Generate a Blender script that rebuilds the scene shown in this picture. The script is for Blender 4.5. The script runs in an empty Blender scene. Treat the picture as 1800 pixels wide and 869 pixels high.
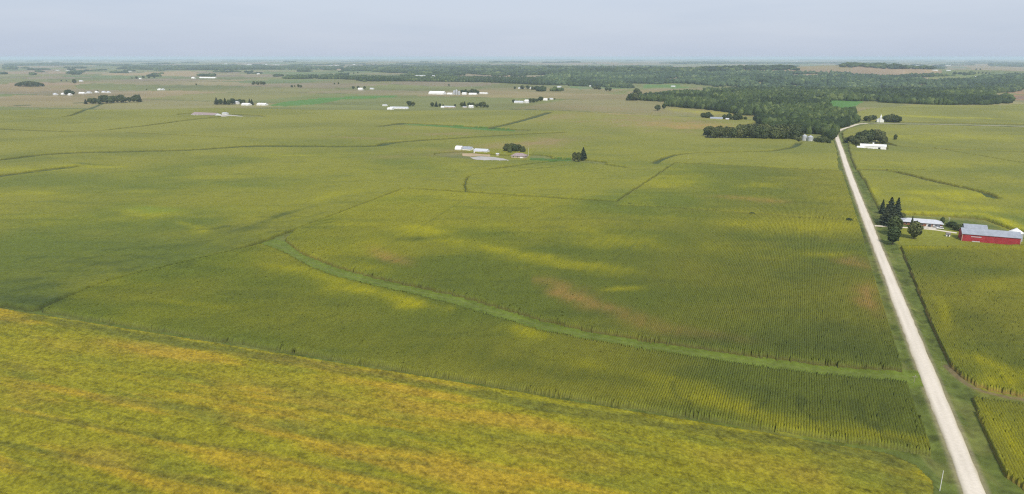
import bpy, math, random
import numpy as np
from mathutils import Vector, Matrix

random.seed(7)
RNG = np.random.default_rng(11)
SC = bpy.context.scene
COL = SC.collection

# ------------------------------------------------------------------ camera, world, sun, exposure
CAM_H = 130.0
F = 1216.0                      # focal length in pixels of the 1800 px wide photograph
CX, CY, YH = 900.0, 434.5, 100.5
PITCH = math.atan((CY - YH) / F)
cam_d = bpy.data.cameras.new('camera')
cam_d.sensor_width = 36.0
cam_d.lens = F / 1800.0 * 36.0
cam_d.clip_start = 1.0
cam_d.clip_end = 120000.0
cam = bpy.data.objects.new('camera', cam_d)
COL.objects.link(cam)
cam.location = (0, 0, CAM_H)
cam.rotation_euler = (math.pi / 2 - PITCH, 0, 0)
SC.camera = cam

SUN_EL, SUN_AZ = 47.0, 172.0    # azimuth clockwise from the view direction (+Y): behind and to the right
world = bpy.data.worlds.new('World')
SC.world = world
world.use_nodes = True
wn, wl = world.node_tree.nodes, world.node_tree.links
for n in list(wn): wn.remove(n)
sky = wn.new('ShaderNodeTexSky'); sky.sky_type = 'NISHITA'; sky.sun_disc = False
sky.sun_elevation = math.radians(SUN_EL); sky.sun_rotation = math.radians(SUN_AZ)
sky.altitude = 300; sky.air_density = 1.0; sky.dust_density = 2.5; sky.ozone_density = 1.5
tc = wn.new('ShaderNodeTexCoord')
mp = wn.new('ShaderNodeMapping'); mp.inputs['Scale'].default_value = (1.0, 1.0, 7.0)
wl.new(tc.outputs['Generated'], mp.inputs['Vector'])
nz = wn.new('ShaderNodeTexNoise'); nz.inputs['Scale'].default_value = 1.6; nz.inputs['Detail'].default_value = 5
nz.inputs['Roughness'].default_value = 0.55
wl.new(mp.outputs[0], nz.inputs['Vector'])
rp = wn.new('ShaderNodeValToRGB')
rp.color_ramp.elements[0].position = 0.40; rp.color_ramp.elements[0].color = (4.15, 4.75, 5.85, 1)
rp.color_ramp.elements[1].position = 0.61; rp.color_ramp.elements[1].color = (4.7, 5.2, 6.15, 1)
wl.new(nz.outputs[0], rp.inputs[0])
mx = wn.new('ShaderNodeMix'); mx.data_type = 'RGBA'; mx.inputs[0].default_value = 0.86
wl.new(sky.outputs[0], mx.inputs[6]); wl.new(rp.outputs[0], mx.inputs[7])
bg = wn.new('ShaderNodeBackground'); bg.inputs[1].default_value = 0.05
wl.new(mx.outputs[2], bg.inputs[0])
wo = wn.new('ShaderNodeOutputWorld'); wl.new(bg.outputs[0], wo.inputs[0])

sun_d = bpy.data.lights.new('sun', 'SUN')
sun_d.energy = 1.5; sun_d.angle = math.radians(12); sun_d.color = (1.0, 0.93, 0.82)
sun = bpy.data.objects.new('sun', sun_d); COL.objects.link(sun)
_a, _e = math.radians(SUN_AZ), math.radians(SUN_EL)
sun_dir = Vector((math.sin(_a) * math.cos(_e), math.cos(_a) * math.cos(_e), math.sin(_e)))
sun.rotation_euler = sun_dir.to_track_quat('Z', 'Y').to_euler()
sun.location = sun_dir * 400

SC.view_settings.view_transform = 'Standard'
SC.view_settings.look = 'None'
SC.view_settings.gamma = 1.0
SC.view_settings.use_curve_mapping = False
SC.view_settings.exposure = 1.40
SC.render.engine = 'CYCLES'
SC.cycles.max_bounces = 4; SC.cycles.diffuse_bounces = 3; SC.cycles.volume_bounces = 1
SC.cycles.use_denoising = False; SC.cycles.pixel_filter_type = 'BLACKMAN_HARRIS'; SC.cycles.filter_width = 1.2
SC.cycles.sample_clamp_indirect = 4.0

HAZE_DENSITY = 5.6e-5

# ------------------------------------------------------------------ numeric helpers
def _hash(ix, iy, s):
    with np.errstate(over='ignore'):
        n = ix.astype(np.int64).astype(np.uint32) * np.uint32(374761393) + iy.astype(np.int64).astype(np.uint32) * np.uint32(668265263) + np.uint32((s * 974634777) & 0xffffffff)
        n = (n ^ (n >> np.uint32(13))) * np.uint32(1274126177)
        n = n ^ (n >> np.uint32(16))
    return n.astype(np.float64) / 4294967295.0
def vn(x, y, s=0):
    x = np.asarray(x, float); y = np.asarray(y, float)
    ix, iy = np.floor(x), np.floor(y); fx, fy = x - ix, y - iy
    fx = fx * fx * (3 - 2 * fx); fy = fy * fy * (3 - 2 * fy)
    a, b = _hash(ix, iy, s), _hash(ix + 1, iy, s); c, d = _hash(ix, iy + 1, s), _hash(ix + 1, iy + 1, s)
    return (a * (1 - fx) + b * fx) * (1 - fy) + (c * (1 - fx) + d * fx) * fy
def fbm(x, y, s=0, o=4):
    t, a, w = 0.0, 1.0, 0.0
    for k in range(o):
        t = t + a * vn(x * 2 ** k + 17.3 * k, y * 2 ** k - 9.1 * k, s + k * 31); w += a; a *= 0.5
    return t / w
def sm(x, a, b):
    t = np.clip((x - a) / (b - a), 0, 1); return t * t * (3 - 2 * t)

RA = math.radians(22.0)                        # heading of the road and the crop rows, clockwise from +Y
RV = (math.sin(RA), math.cos(RA)); RC = (math.cos(RA), -math.sin(RA))
def to_pq(x, y): return x * RC[0] + y * RC[1], x * RV[0] + y * RV[1]
def to_xy(p, q): return p * RC[0] + q * RV[0], p * RC[1] + q * RV[1]

def flat(px, py):                               # pixel to a point on the level plane
    dx, dy = (px - CX) / F, (CY - py) / F
    y = math.cos(PITCH) + dy * math.sin(PITCH); z = -math.sin(PITCH) + dy * math.cos(PITCH)
    t = -CAM_H / z
    return dx * t, y * t
HILLS = []                                      # (x, y, radius x, radius y, height)
for (px, py, rx, ry, h) in [(1290, 133, 1500, 380, 42), (1520, 133, 600, 350, 44), (1150, 138, 600, 260, 22), (1400, 146, 500, 160, 16), (1120, 128, 1300, 700, 20), (1250, 150, 900, 300, -16), (1600, 152, 900, 350, -18),
                            (1640, 140, 500, 350, 12), (1760, 133, 400, 300, 26), (900, 124, 1600, 900, 22), (1650, 200, 260, 120, 5), (1300, 178, 420, 260, 7), (1620, 168, 450, 200, 10),
                            (1480, 185, 160, 160, -5), (700, 145, 900, 350, 6), (300, 200, 600, 160, 5), (200, 250, 400, 60, 3.2), (600, 290, 300, 70, 2.6), (760, 112, 5000, 1500, 34)]:
    x, y = flat(px, py); HILLS.append((x, y, rx, ry, h))
WC = flat(1400, 150)
def base_h(x, y):
    d = np.hypot(x, y)
    amp = 1.2 + 7 * sm(d, 600, 3500) + 10 * sm(d, 4000, 14000)
    h = (fbm(x / 420.0, y / 420.0, 3, 3) - 0.5) * 2 * amp
    wd = np.exp(-((x - WC[0]) / 1700) ** 2 - ((y - WC[1]) / 1100) ** 2); h = h + 26 * wd * (fbm(x / 260.0, y / 200.0, 57, 3) - .5)
    for (a, b, rx, ry, k) in HILLS:
        h = h + k * np.exp(-((x - a) / rx) ** 2 - ((y - b) / ry) ** 2)
    return h
def px2w(px, py, fn=None):                      # first crossing of the camera ray with the terrain
    fn = fn or base_h
    px = np.atleast_1d(np.asarray(px, float)); py = np.atleast_1d(np.asarray(py, float))
    dx, dy = (px - CX) / F, (CY - py) / F
    vy = math.cos(PITCH) + dy * math.sin(PITCH); vz = -math.sin(PITCH) + dy * math.cos(PITCH)
    t = np.geomspace(110, 60000, 700)[None, :] * np.ones((len(px), 1))
    z = CAM_H + vz[:, None] * t - fn(dx[:, None] * t, vy[:, None] * t)
    k = np.argmax(z < 0, axis=1); k = np.where((z < 0).any(axis=1), k, 699); k = np.maximum(k, 1)
    i = np.arange(len(px)); z0, z1, t0, t1 = z[i, k - 1], z[i, k], t[i, k - 1], t[i, k]
    tt = t0 + (t1 - t0) * z0 / (z0 - z1 + 1e-9)
    return dx * tt, vy * tt
def W(pts):
    x, y = px2w([p[0] for p in pts], [p[1] for p in pts]); return np.stack([x, y], 1)
def w2px(x, y, z):                              # only for reading where things fall in the picture while building lists (sorting labels)
    d = y * math.cos(PITCH) - (z - CAM_H) * math.sin(PITCH)
    return CX + F * x / d

def smooth_line(P, n=12):
    P = np.asarray(P, float)
    Q = np.vstack([2 * P[0] - P[1], P, 2 * P[-1] - P[-2]]); out = []
    for i in range(1, len(Q) - 2):
        for t in np.linspace(0, 1, n, endpoint=False):
            a, b, c, d = Q[i - 1], Q[i], Q[i + 1], Q[i + 2]
            out.append(0.5 * ((2 * b) + (c - a) * t + (2 * a - 5 * b + 4 * c - d) * t ** 2 + (3 * b - a - 3 * c + d) * t ** 3))
    out.append(P[-1]); return np.array(out)
def line_dist(x, y, L, reach=60.0):
    out = np.full(x.shape, 1e9)
    m = (x > L[:, 0].min() - reach) & (x < L[:, 0].max() + reach) & (y > L[:, 1].min() - reach) & (y < L[:, 1].max() + reach)
    xs, ys = x[m], y[m]
    if xs.size == 0: return out
    best = np.full(xs.shape, 1e9)
    for (a, b) in zip(L[:-1], L[1:]):
        v = b - a; l2 = max(v @ v, 1e-9)
        t = np.clip(((xs - a[0]) * v[0] + (ys - a[1]) * v[1]) / l2, 0, 1)
        best = np.minimum(best, (xs - a[0] - t * v[0]) ** 2 + (ys - a[1] - t * v[1]) ** 2)
    out[m] = np.sqrt(best); return out
def in_poly(x, y, P):
    r = np.zeros(x.shape, bool); n = len(P)
    m = (x > P[:, 0].min()) & (x < P[:, 0].max()) & (y > P[:, 1].min()) & (y < P[:, 1].max())
    xs, ys = x[m], y[m]; q = np.zeros(xs.shape, bool); j = n - 1
    for i in range(n):
        c = ((P[i, 1] > ys) != (P[j, 1] > ys)) & (xs < (P[j, 0] - P[i, 0]) * (ys - P[i, 1]) / (P[j, 1] - P[i, 1] + 1e-12) + P[i, 0])
        q ^= c; j = i
    r[m] = q; return r

# ------------------------------------------------------------------ traced lines (photograph pixels, laid on the terrain)
ROAD0 = W([(1711.5, 860), (1592, 560), (1500, 325), (1478, 262)])
d0 = (ROAD0[-1] - ROAD0[0]); d0 /= np.linalg.norm(d0)
RA = math.atan2(d0[0], d0[1]); RV = (math.sin(RA), math.cos(RA)); RC = (math.cos(RA), -math.sin(RA))
ROAD = smooth_line(np.vstack([ROAD0[0] - d0 * 420, ROAD0[0] - d0 * 100, ROAD0[0], ROAD0[1], ROAD0[2], ROAD0[3], W([(1471, 242), (1470, 234), (1479, 228), (1494, 223), (1508, 218.5), (1524, 216.8)])]), 14)
CROSS = smooth_line(W([(1513, 217.6), (1524, 216.8), (1560, 217.5), (1650, 219), (1740, 221), (1800, 222.5), (1960, 227)]), 8)
LANE = smooth_line(W([(1537, 397), (1560, 398.5), (1600, 401), (1640, 404), (1668, 408), (1682, 410)]), 8)
def near_h(x, y):                               # terrain with the roadside ditches
    h = base_h(x, y)
    dr = np.minimum(line_dist(x, y, ROAD, 30), line_dist(x, y, CROSS, 30))
    return h - 0.12 * sm(-dr, -4.2, -3.2) - 0.75 * np.exp(-((dr - 7.5) / 2.2) ** 2)
def H1(x, y): return float(near_h(np.array([x]), np.array([y]))[0])

WATERWAY = smooth_line(W([(455, 425), (490, 432), (530, 455), (590, 478), (650, 494), (720, 510), (800, 528), (880, 552), (950, 573), (1030, 590), (1130, 608), (1260, 627), (1400, 646), (1500, 657), (1600, 663)]), 6)
STRIP = smooth_line(W([(1083, 364), (1180, 368), (1300, 376), (1420, 385), (1510, 392)]), 4)
L_WEST = [([(-60, 224), (10, 229), (140, 233), (230, 226), (330, 213), (420, 203)], 9), ([(30, 206), (125, 205), (180, 182)], 5), ([(-80, 290), (8, 283), (110, 272), (330, 266), (450, 259), (650, 259), (700, 252), (900, 239), (985, 235)], 11),
          ([(230, 235), (330, 240), (450, 245)], 6), ([(-60, 320), (8, 311), (125, 296)], 11), ([(670, 224), (705, 218)], 10), ([(865, 226), (905, 217), (966, 199)], 9), ([(900, 192), (1080, 200), (1250, 208), (1350, 213)], 7),
          ([(820, 345), (818, 325), (832, 310), (900, 305), (1000, 292)], .8), ([(1150, 290), (1165, 282), (1200, 273), (1270, 270), (1350, 268), (1393, 261), (1404, 253)], 4.8), ([(5, 187), (160, 180)], 5), ([(60, 192), (200, 196)], 5),
          ([(860, 300), (1000, 285), (1100, 297)], 4)]
L_EAST = [([(1506, 300), (1560, 303), (1595, 310), (1660, 326), (1722, 340), (1747, 351)], 5.5), ([(1552, 252), (1585, 260), (1700, 266), (1860, 271)], 5), ([(1480, 300), (1620, 301)], 2.5), ([(1640, 262), (1860, 300)], 1.2)]
LW = [(smooth_line(W(p), 6), w * 1.0) for p, w in L_WEST]
LE = [(smooth_line(W(p), 6), w * 1.0) for p, w in L_EAST]
BOUND_N = smooth_line(W([(1490, 302), (1188, 288), (1083, 358), (712, 334), (560, 392), (415, 444), (230, 487), (140, 520), (65, 549)]), 1)
BOUND_S = W([(-300, 494), (65, 553), (700, 655), (1642, 809)])

# ------------------------------------------------------------------ crop colours
GREEN, OLIVE, YEL, ORA = np.array([.118, .150, .021]), np.array([.195, .200, .022]), np.array([.320, .310, .012]), np.array([.330, .215, .060])
DEEP, GRASS, LUSH, TAN = np.array([.060, .088, .022]), np.array([.096, .122, .024]), np.array([.075, .180, .030]), np.array([.260, .190, .095])
PATCH = [  # centre x, centre y, half width, half height, slope (dy/dx), colour, strength
 (718, 539, 44, 11, .10, YEL, 1.0), (560, 490, 75, 10, .22, YEL, .6), (640, 518, 80, 9, .2, YEL, .75), (500, 478, 30, 8, .2, YEL, .4), (930, 592, 42, 12, .15, YEL, .8), (1090, 660, 90, 9, .18, YEL, .6),
 (1230, 708, 130, 16, .17, YEL, .7), (1300, 728, 130, 10, .15, YEL, .7), (1420, 758, 150, 10, .14, YEL, .6), (1560, 775, 70, 9, .15, YEL, .45), (1500, 720, 110, 14, .1, GREEN * .8, .7), (1330, 690, 60, 8, .1, DEEP, .4),
 (1036, 534, 60, 15, .35, ORA, .75), (1100, 562, 60, 11, .25, ORA, .6), (1230, 592, 80, 9, .1, ORA, .4), (1530, 522, 26, 24, 0, ORA, .75), (1508, 466, 30, 8, .1, ORA, .7), (1320, 354, 55, 5, .05, ORA, .45),
 (675, 452, 50, 12, .3, ORA, .55), (640, 475, 50, 8, .2, YEL, .35), (735, 409, 38, 8, 0, YEL, .7), (733, 422, 26, 5, 0, DEEP, .8), (860, 442, 150, 9, .2, YEL, .55), (980, 468, 100, 9, .22, YEL, .5), (1080, 428, 70, 16, .05, YEL, .5),
 (1100, 515, 32, 5, 0, YEL, .7), (1070, 480, 80, 8, .1, YEL, .4), (1400, 402, 130, 12, .05, YEL, .65), (1340, 329, 34, 6, 0, YEL, .5), (1480, 452, 50, 5, 0, YEL, .55), (600, 440, 70, 12, -.1, YEL, .25), (1250, 440, 80, 12, 0, YEL, .3),
 (840, 400, 60, 8, 0, YEL, .3), (1400, 610, 160, 12, .08, DEEP, .45), (1500, 590, 70, 18, 0, DEEP, .4), (1350, 640, 60, 4, .1, YEL, .5), (800, 620, 200, 26, .1, GREEN * .85, .5), (450, 560, 200, 20, .1, GREEN * .85, .4), (950, 650, 120, 16, .15, GREEN * .8, .5),
 (265, 377, 55, 9, .05, YEL, .6), (268, 373, 38, 6, .05, np.array([.13, .2, .03]), .6), (345, 407, 26, 7, .3, YEL, .5), (330, 540, 80, 6, .1, YEL, .3), (1180, 320, 60, 10, 0, YEL, .3), (580, 350, 60, 6, -.2, YEL, .4), (520, 276, 60, 2.5, 0, YEL, .5), (60, 345, 60, 6, 0, YEL, .35),
 (430, 408, 55, 7, -.15, DEEP, .55), (480, 388, 60, 4, -.3, DEEP, .55), (180, 470, 70, 4, .05, DEEP, .5), (250, 458, 50, 3, .1, DEEP, .5), (290, 440, 50, 4, -.05, DEEP, .5), (60, 536, 80, 14, 0, DEEP, .75), (90, 508, 70, 6, -.1, DEEP, .6), (40, 500, 60, 5, -.1, DEEP, .4), (220, 520, 70, 8, 0, DEEP, .3),
 (60, 302, 60, 2.5, 0, YEL, .5), (160, 292, 30, 1.5, .05, DEEP, .6), (140, 296, 60, 3, 0, YEL, .4), (800, 275, 60, 3, 0, DEEP, .3), (1680, 346, 95, 7, .06, YEL, .75), (1620, 358, 60, 6, .1, YEL, .55), (1740, 372, 60, 5, .1, YEL, .6), (1640, 378, 110, 2.5, .04, YEL, .8), (1765, 395, 45, 6, .3, YEL, .9),
 (1530, 340, 14, 12, 0, YEL, .6), (1720, 440, 130, 5, .02, YEL, .85), (1600, 440, 30, 7, 0, YEL, .5), (1760, 505, 60, 10, -.2, YEL, .5), (1700, 570, 60, 25, .3, GREEN * .8, .5), (1730, 650, 90, 14, .3, YEL, .8), (1770, 680, 50, 14, .2, YEL, .9), (1660, 560, 16, 40, 1.5, YEL, .5), (1770, 780, 80, 60, .5, YEL, .75),
 (1150, 218, 110, 10, .05, TAN, .6), (1210, 224, 70, 5, .03, ORA, .6), (960, 252, 70, 9, -.12, TAN, .65), (985, 207, 40, 5, -.1, TAN, .45), (850, 262, 120, 6, -.1, TAN, .4), (1050, 190, 120, 6, .05, TAN, .4), (780, 238, 70, 2.2, 0, TAN, .5), (620, 245, 60, 1.8, .05, TAN, .5), (1100, 202, 60, 1.5, .03, TAN * 1.3, .6),
 (1400, 180, 50, 3, 0, YEL, .3), (1240, 198, 60, 3.5, .08, YEL, .6), (1650, 208, 90, 1.5, .03, YEL, .6), (1560, 230, 80, 4, 0, OLIVE * 1.15, .6), (1650, 245, 150, 7, 0, YEL, .35), (1640, 290, 150, 7, 0, YEL, .25)]
AREAS = [  # polygon, colour, strength
 ([(470, 186), (500, 179), (560, 173), (640, 169), (700, 168.5), (690, 172), (600, 175), (560, 183), (500, 187)], LUSH, .9), ([(705, 218), (780, 220.5), (865, 226), (905, 229), (905, 233), (860, 232), (790, 226), (740, 223)], LUSH * .9, .85),
 ([(1452, 176), (1470, 175.5), (1520, 178), (1500, 188), (1470, 196), (1452, 190)], LUSH, 1), ([(1130, 150), (1150, 148.5), (1178, 149), (1215, 153), (1190, 156), (1130, 155)], LUSH, .7), ([(1000, 152), (1100, 150), (1110, 156), (1020, 158)], LUSH * .8 + .03, .6),
 ([(180, 130), (330, 125), (350, 129), (340, 134), (180, 132)], TAN * 1.15, .9), ([(-20, 148), (130, 149), (135, 156), (60, 162), (-20, 160)], TAN, .65), ([(890, 132), (912, 131), (914, 136), (890, 138)], TAN, .9), ([(950, 134), (975, 135), (972, 139), (952, 138)], TAN, .9), ([(988, 136), (1002, 136), (1002, 141), (988, 141)], TAN, .9),
 ([(1070, 121), (1130, 119), (1132, 122), (1075, 126)], TAN * 1.2, .9), ([(1250, 117), (1330, 114), (1400, 118), (1370, 124), (1260, 124)], TAN * 1.15, .8), ([(1570, 124), (1640, 123), (1660, 128), (1600, 130)], TAN * 1.2, .8), ([(1680, 112), (1800, 113), (1800, 125), (1740, 124)], TAN, .8), ([(1736, 157), (1800, 157), (1800, 167), (1750, 163)], TAN * np.array([1.05, .85, .8]), .9), ([(1745, 167), (1800, 168), (1800, 176), (1776, 176)], TAN * np.array([1.05, .8, .75]), .9),
 ([(1620, 133), (1720, 130), (1740, 134), (1700, 140), (1630, 138)], GRASS * 1.4, .8), ([(640, 119), (700, 120), (705, 124), (650, 123)], TAN * 1.3, .8), ([(1100, 162), (1230, 154), (1240, 157), (1180, 162), (1110, 168)], TAN * .8 + GRASS * .2, .7), ([(550, 112), (700, 113), (690, 120), (560, 121)], TAN * .7, .5),
 ([(925, 277), (1005, 281), (1003, 287), (930, 285)], LUSH * .8, .8), ([(820, 263), (935, 266), (930, 284), (815, 274)], OLIVE, .8), ([(1545, 398), (1700, 406), (1800, 420), (1800, 436), (1700, 434), (1640, 432), (1570, 430)], OLIVE * .95 + GRASS * .1, .9), ([(1535, 362), (1600, 385), (1700, 388), (1760, 400), (1700, 406), (1545, 398)], GRASS * 1.05, .9)]
GROUND_LINES = []     # (line, half width, colour)
_P = []
for (x, y, rx, ry, s, c, k) in PATCH:
    cx_, cy_ = px2w([x, x + rx, x - rx, x, x], [y, y + s * rx, y - s * rx, y - ry, y + ry])
    A = np.array([[(cx_[1] - cx_[2]) / 2, (cx_[3] - cx_[4]) / 2], [(cy_[1] - cy_[2]) / 2, (cy_[3] - cy_[4]) / 2]])
    _P.append((cx_[0], cy_[0], np.linalg.inv(A), np.abs(A).sum(1) * 1.7, c, k))
_A = [(W(p), c, k) for p, c, k in AREAS]
def patch_mix(x, y, c):
    wx = (fbm(x / 26, y / 26, 41, 3) - .5); wy = (fbm(x / 26, y / 26, 77, 3) - .5)
    for (px, py, Mi, R, col, k) in _P:
        m = (np.abs(x - px) < R[0]) & (np.abs(y - py) < R[1])
        if not m.any(): continue
        dx, dy = x[m] - px, y[m] - py
        a = Mi[0, 0] * dx + Mi[0, 1] * dy + wx[m] * 2.0; b = Mi[1, 0] * dx + Mi[1, 1] * dy + wy[m] * 2.0
        w = np.clip(k * .85 * np.exp(-(a * a + b * b) * 1.1) * 1.25, 0, 1) * (0.40 + 1.1 * fbm(*[t / k_ for t, k_ in zip(to_pq(x[m], y[m]), (2.4, 26.0))], 5, 3))
        w = np.clip(w, 0, 1)[:, None]; c[m] = c[m] * (1 - w) + col * w
    for (P, col, k) in _A:
        m = in_poly(x, y, P)
        if m.any(): c[m] = c[m] * (1 - k) + col * k * (0.9 + 0.2 * vn(x[m] / 30, y[m] / 30, 8))[:, None]
    return c
_d = random.Random(3); DARKS = [(W(q), hw, k) for q, hw, k in [([(1180, 680), (1183, 698), (1200, 712), (1216, 716)], 1.0, .5), ([(1345, 688), (1352, 708), (1335, 724), (1318, 728)], 1.0, .5), ([(1405, 702), (1408, 730), (1432, 746)], 1.1, .6), ([(1500, 712), (1518, 745), (1560, 778), (1590, 786)], 2.0, .6), ([(1550, 716), (1556, 750), (1545, 765)], 1.6, .5), ([(1420, 742), (1500, 744), (1540, 765)], 1.5, .4),
    ([(817, 355), (738, 405), (690, 432), (620, 470)], .9, .3), ([(1120, 430), (1080, 462)], .8, .2), ([(370, 610), (480, 585), (600, 560)], 1.0, .3), ([(250, 590), (400, 560), (560, 530)], .9, .25), ([(760, 600), (850, 588), (900, 560)], 1.0, .25), ([(900, 620), (960, 640), (1010, 640)], 1.0, .3)]]
for _i in range(46):
    _x = _d.uniform(20, 560); _y = 545 - (_x * .22) + _d.uniform(-62, 10) - (20 if _x < 70 else 0); _l = _d.uniform(18, 55); _q = _d.uniform(-3, 4)
    if _x < 330 or _y < 440: DARKS.append((W([(_x, _y), (_x + _l * .5, _y + _q), (_x + _l, _y - _l * .12)]), _d.uniform(.8, 2.4), _d.uniform(.25, .6)))
def corn_col(x, y, bias=0.0):
    p, q = to_pq(x, y); d = np.hypot(x, y)
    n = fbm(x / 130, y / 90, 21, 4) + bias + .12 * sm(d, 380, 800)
    w = sm(n, .38, .76)[:, None]; c = GREEN * (1 - w) + OLIVE * w
    m = sm(fbm(x / 60, y / 28, 51, 4),   .55, .78)[:, None] * .17; c = c * (1 - m) + YEL * m
    # individual plants: every stand is uneven
    g = (.86 + .28 * fbm(p / 2.2, q / 7.0, 61, 3))[:, None]; c = c * g
    st = sm(fbm(x / 38 + 3, y / 9, 91, 3), .60, .74)[:, None] * .25 ; c = c * (1 - st) + DEEP * 1.1 * st
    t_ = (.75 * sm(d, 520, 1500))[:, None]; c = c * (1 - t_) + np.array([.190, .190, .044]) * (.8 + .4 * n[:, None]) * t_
    c = patch_mix(x, y, c)
    for (L, hw, k) in DARKS:
        w = (.7 * k * (1 - sm(line_dist(x, y, L, 25) + (vn(x / 4, y / 4, 14) - .5) * hw * 1.6, hw * .5, hw * 1.8)))[:, None]; c = c * (1 - w) + DEEP * .85 * w
    return c
SB = BOUND_S[3] - BOUND_S[1]; SB = SB / np.linalg.norm(SB); SN = np.array([-SB[1], SB[0]])
TRAMS = [(W(p), hw, k) for p, hw, k in [([(-40, 718), (0, 725), (246, 766), (400, 792), (640, 838), (760, 866)], 1.2, .55), ([(-20, 778), (150, 812), (397, 858), (470, 875)], 1.5, .6), ([(-20, 815), (150, 850), (250, 872)], 1.0, .5),
          ([(60, 560), (300, 603), (620, 655), (765, 681), (1000, 727), (1250, 762), (1500, 798), (1600, 822)], 3.0, .7), ([(-20, 640), (180, 668), (330, 693), (560, 742), (800, 775)], .8, .25), ([(400, 700), (700, 745), (1000, 812), (1200, 850)], .8, .22),
          ([(-10, 570), (90, 556), (60, 549)], 6, .5), ([(900, 860), (1200, 900)], 1, .3), ([(1450, 800), (1560, 830), (1640, 880)], 6.0, .55), ([(150, 700), (330, 722), (520, 760), (620, 790)], 2.2, .4), ([(500, 745), (640, 775), (760, 800)], 2.2, .35)]]
SOY_P = [(W([(x, y), (x + rx, y + .16 * rx), (x, y - ry)]), c, k) for x, y, rx, ry, c, k in [
    (250, 618, 90, 12, 'o', .8), (120, 612, 60, 10, 'o', .5), (180, 800, 60, 18, 'o', .8), (40, 700, 40, 22, 'o', .7), (520, 740, 60, 14, 'o', .5), (720, 715, 70, 22, 'o', .6), (560, 690, 70, 20, 'o', .45), (900, 745, 90, 20, 'o', .5), (780, 835, 60, 16, 'o', .6),
    (930, 800, 60, 16, 'o', .6), (1050, 815, 60, 16, 'o', .6), (430, 672, 60, 14, 'o', .35), (1300, 815, 90, 18, 'o', .5), (1430, 840, 60, 20, 'o', .6), (600, 805, 60, 10, 'o', .4), (50, 650, 60, 10, 'o', .4), (1210, 770, 60, 10, 'g', .5), (60, 672, 60, 10, 'g', .5), (230, 700, 60, 8, 'g', .5),
    (1000, 760, 80, 8, 'g', .3), (650, 825, 60, 9, 'g', .5), (300, 820, 80, 9, 'g', .5), (400, 745, 60, 9, 'g', .45), (1540, 850, 50, 18, 'g', .6), (1130, 850, 60, 12, 'g', .4), (180, 590, 80, 8, 'g', .5), (430, 620, 80, 6, 'g', .5), (700, 770, 60, 8, 'g', .35)]]
def soy_col(x, y):
    a = x * SB[0] + y * SB[1]; b = x * SN[0] + y * SN[1]
    n = fbm(a / 60, b / 9, 121, 5); c = np.array([.228, .212, .012]) * np.ones((x.size, 1))
    w = sm(n, .48, .76)[:, None]; c = c * (1 - w) + np.array([.335, .240, .018]) * w
    w = (.42 * sm(fbm(a / 36, b / 5, 131, 4), .52, .74))[:, None]; c = c * (1 - w) + np.array([.125, .145, .020]) * w
    for (Pw, k, s) in SOY_P:
        A = np.array([Pw[1] - Pw[0], Pw[2] - Pw[0]]).T; Mi = np.linalg.inv(A); dx, dy = x - Pw[0, 0], y - Pw[0, 1]
        u = Mi[0, 0] * dx + Mi[0, 1] * dy + 1.4 * (fbm(a / 14, b / 8, 5, 3) - .5); v = Mi[1, 0] * dx + Mi[1, 1] * dy + 1.4 * (fbm(a / 14, b / 8, 6, 3) - .5)
        w = (.65 * s * np.exp(-(u * u + v * v)))[:, None]; c = c * (1 - w) + (np.array([.290, .205, .028]) if k == 'o' else np.array([.105, .140, .022])) * w
    for (L, hw, k) in TRAMS:
        dd = line_dist(x, y, L, 40) + (vn(x / 9, y / 9, 4) - .5) * hw
        w = (.75 * k * (1 - sm(dd, hw * .6, hw * 1.5)))[:, None]; c = c * (1 - w) + np.array([.080, .095, .022]) * w
    g = (.10 + .62 * vn(x / .7, y / .7, 141) + .60 * fbm(x / 2.3, y / 2.3, 144, 3) + .34 * fbm(a / 9, b / 1.3, 143, 3))[:, None]
    return c * g
PALETTE = np.array([[.15, .155, .055], [.18, .17, .07], [.125, .14, .05], [.23, .19, .10], [.27, .19, .12], [.15, .165, .055], [.21, .165, .11], [.11, .15, .05]])
def far_col(x, y):
    p, q = to_pq(x, y); d = np.hypot(x, y)
    wp = p + 60 * (vn(x / 500, y / 500, 9) - .5); wq = q + 40 * (vn(x / 500, y / 500, 19) - .5)
    band = np.floor(wq / 420); off = _hash(band, band * 0, 3) * 800
    cell = np.floor((wp + off) / (380 + 420 * _hash(band, band * 0 + 5, 3)))
    r = _hash(cell, band, 17); c = PALETTE[np.minimum((r * 8).astype(int), 7)]
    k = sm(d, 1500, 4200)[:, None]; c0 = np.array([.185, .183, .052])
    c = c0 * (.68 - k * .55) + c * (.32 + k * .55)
    n = fbm(x / 300, y / 160, 71, 4)[:, None]; c = c * (.70 + .60 * n)
    e = np.minimum(np.abs(wq / 420 - np.round(wq / 420)) * 420, 400)
    m = ((1 - sm(e, 6, 16)) * (vn(x / 400, y / 400, 33) > .45) * (d > 1100))[:, None] * .5
    return patch_mix(x, y, c * (1 - m) + DEEP * m)

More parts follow.
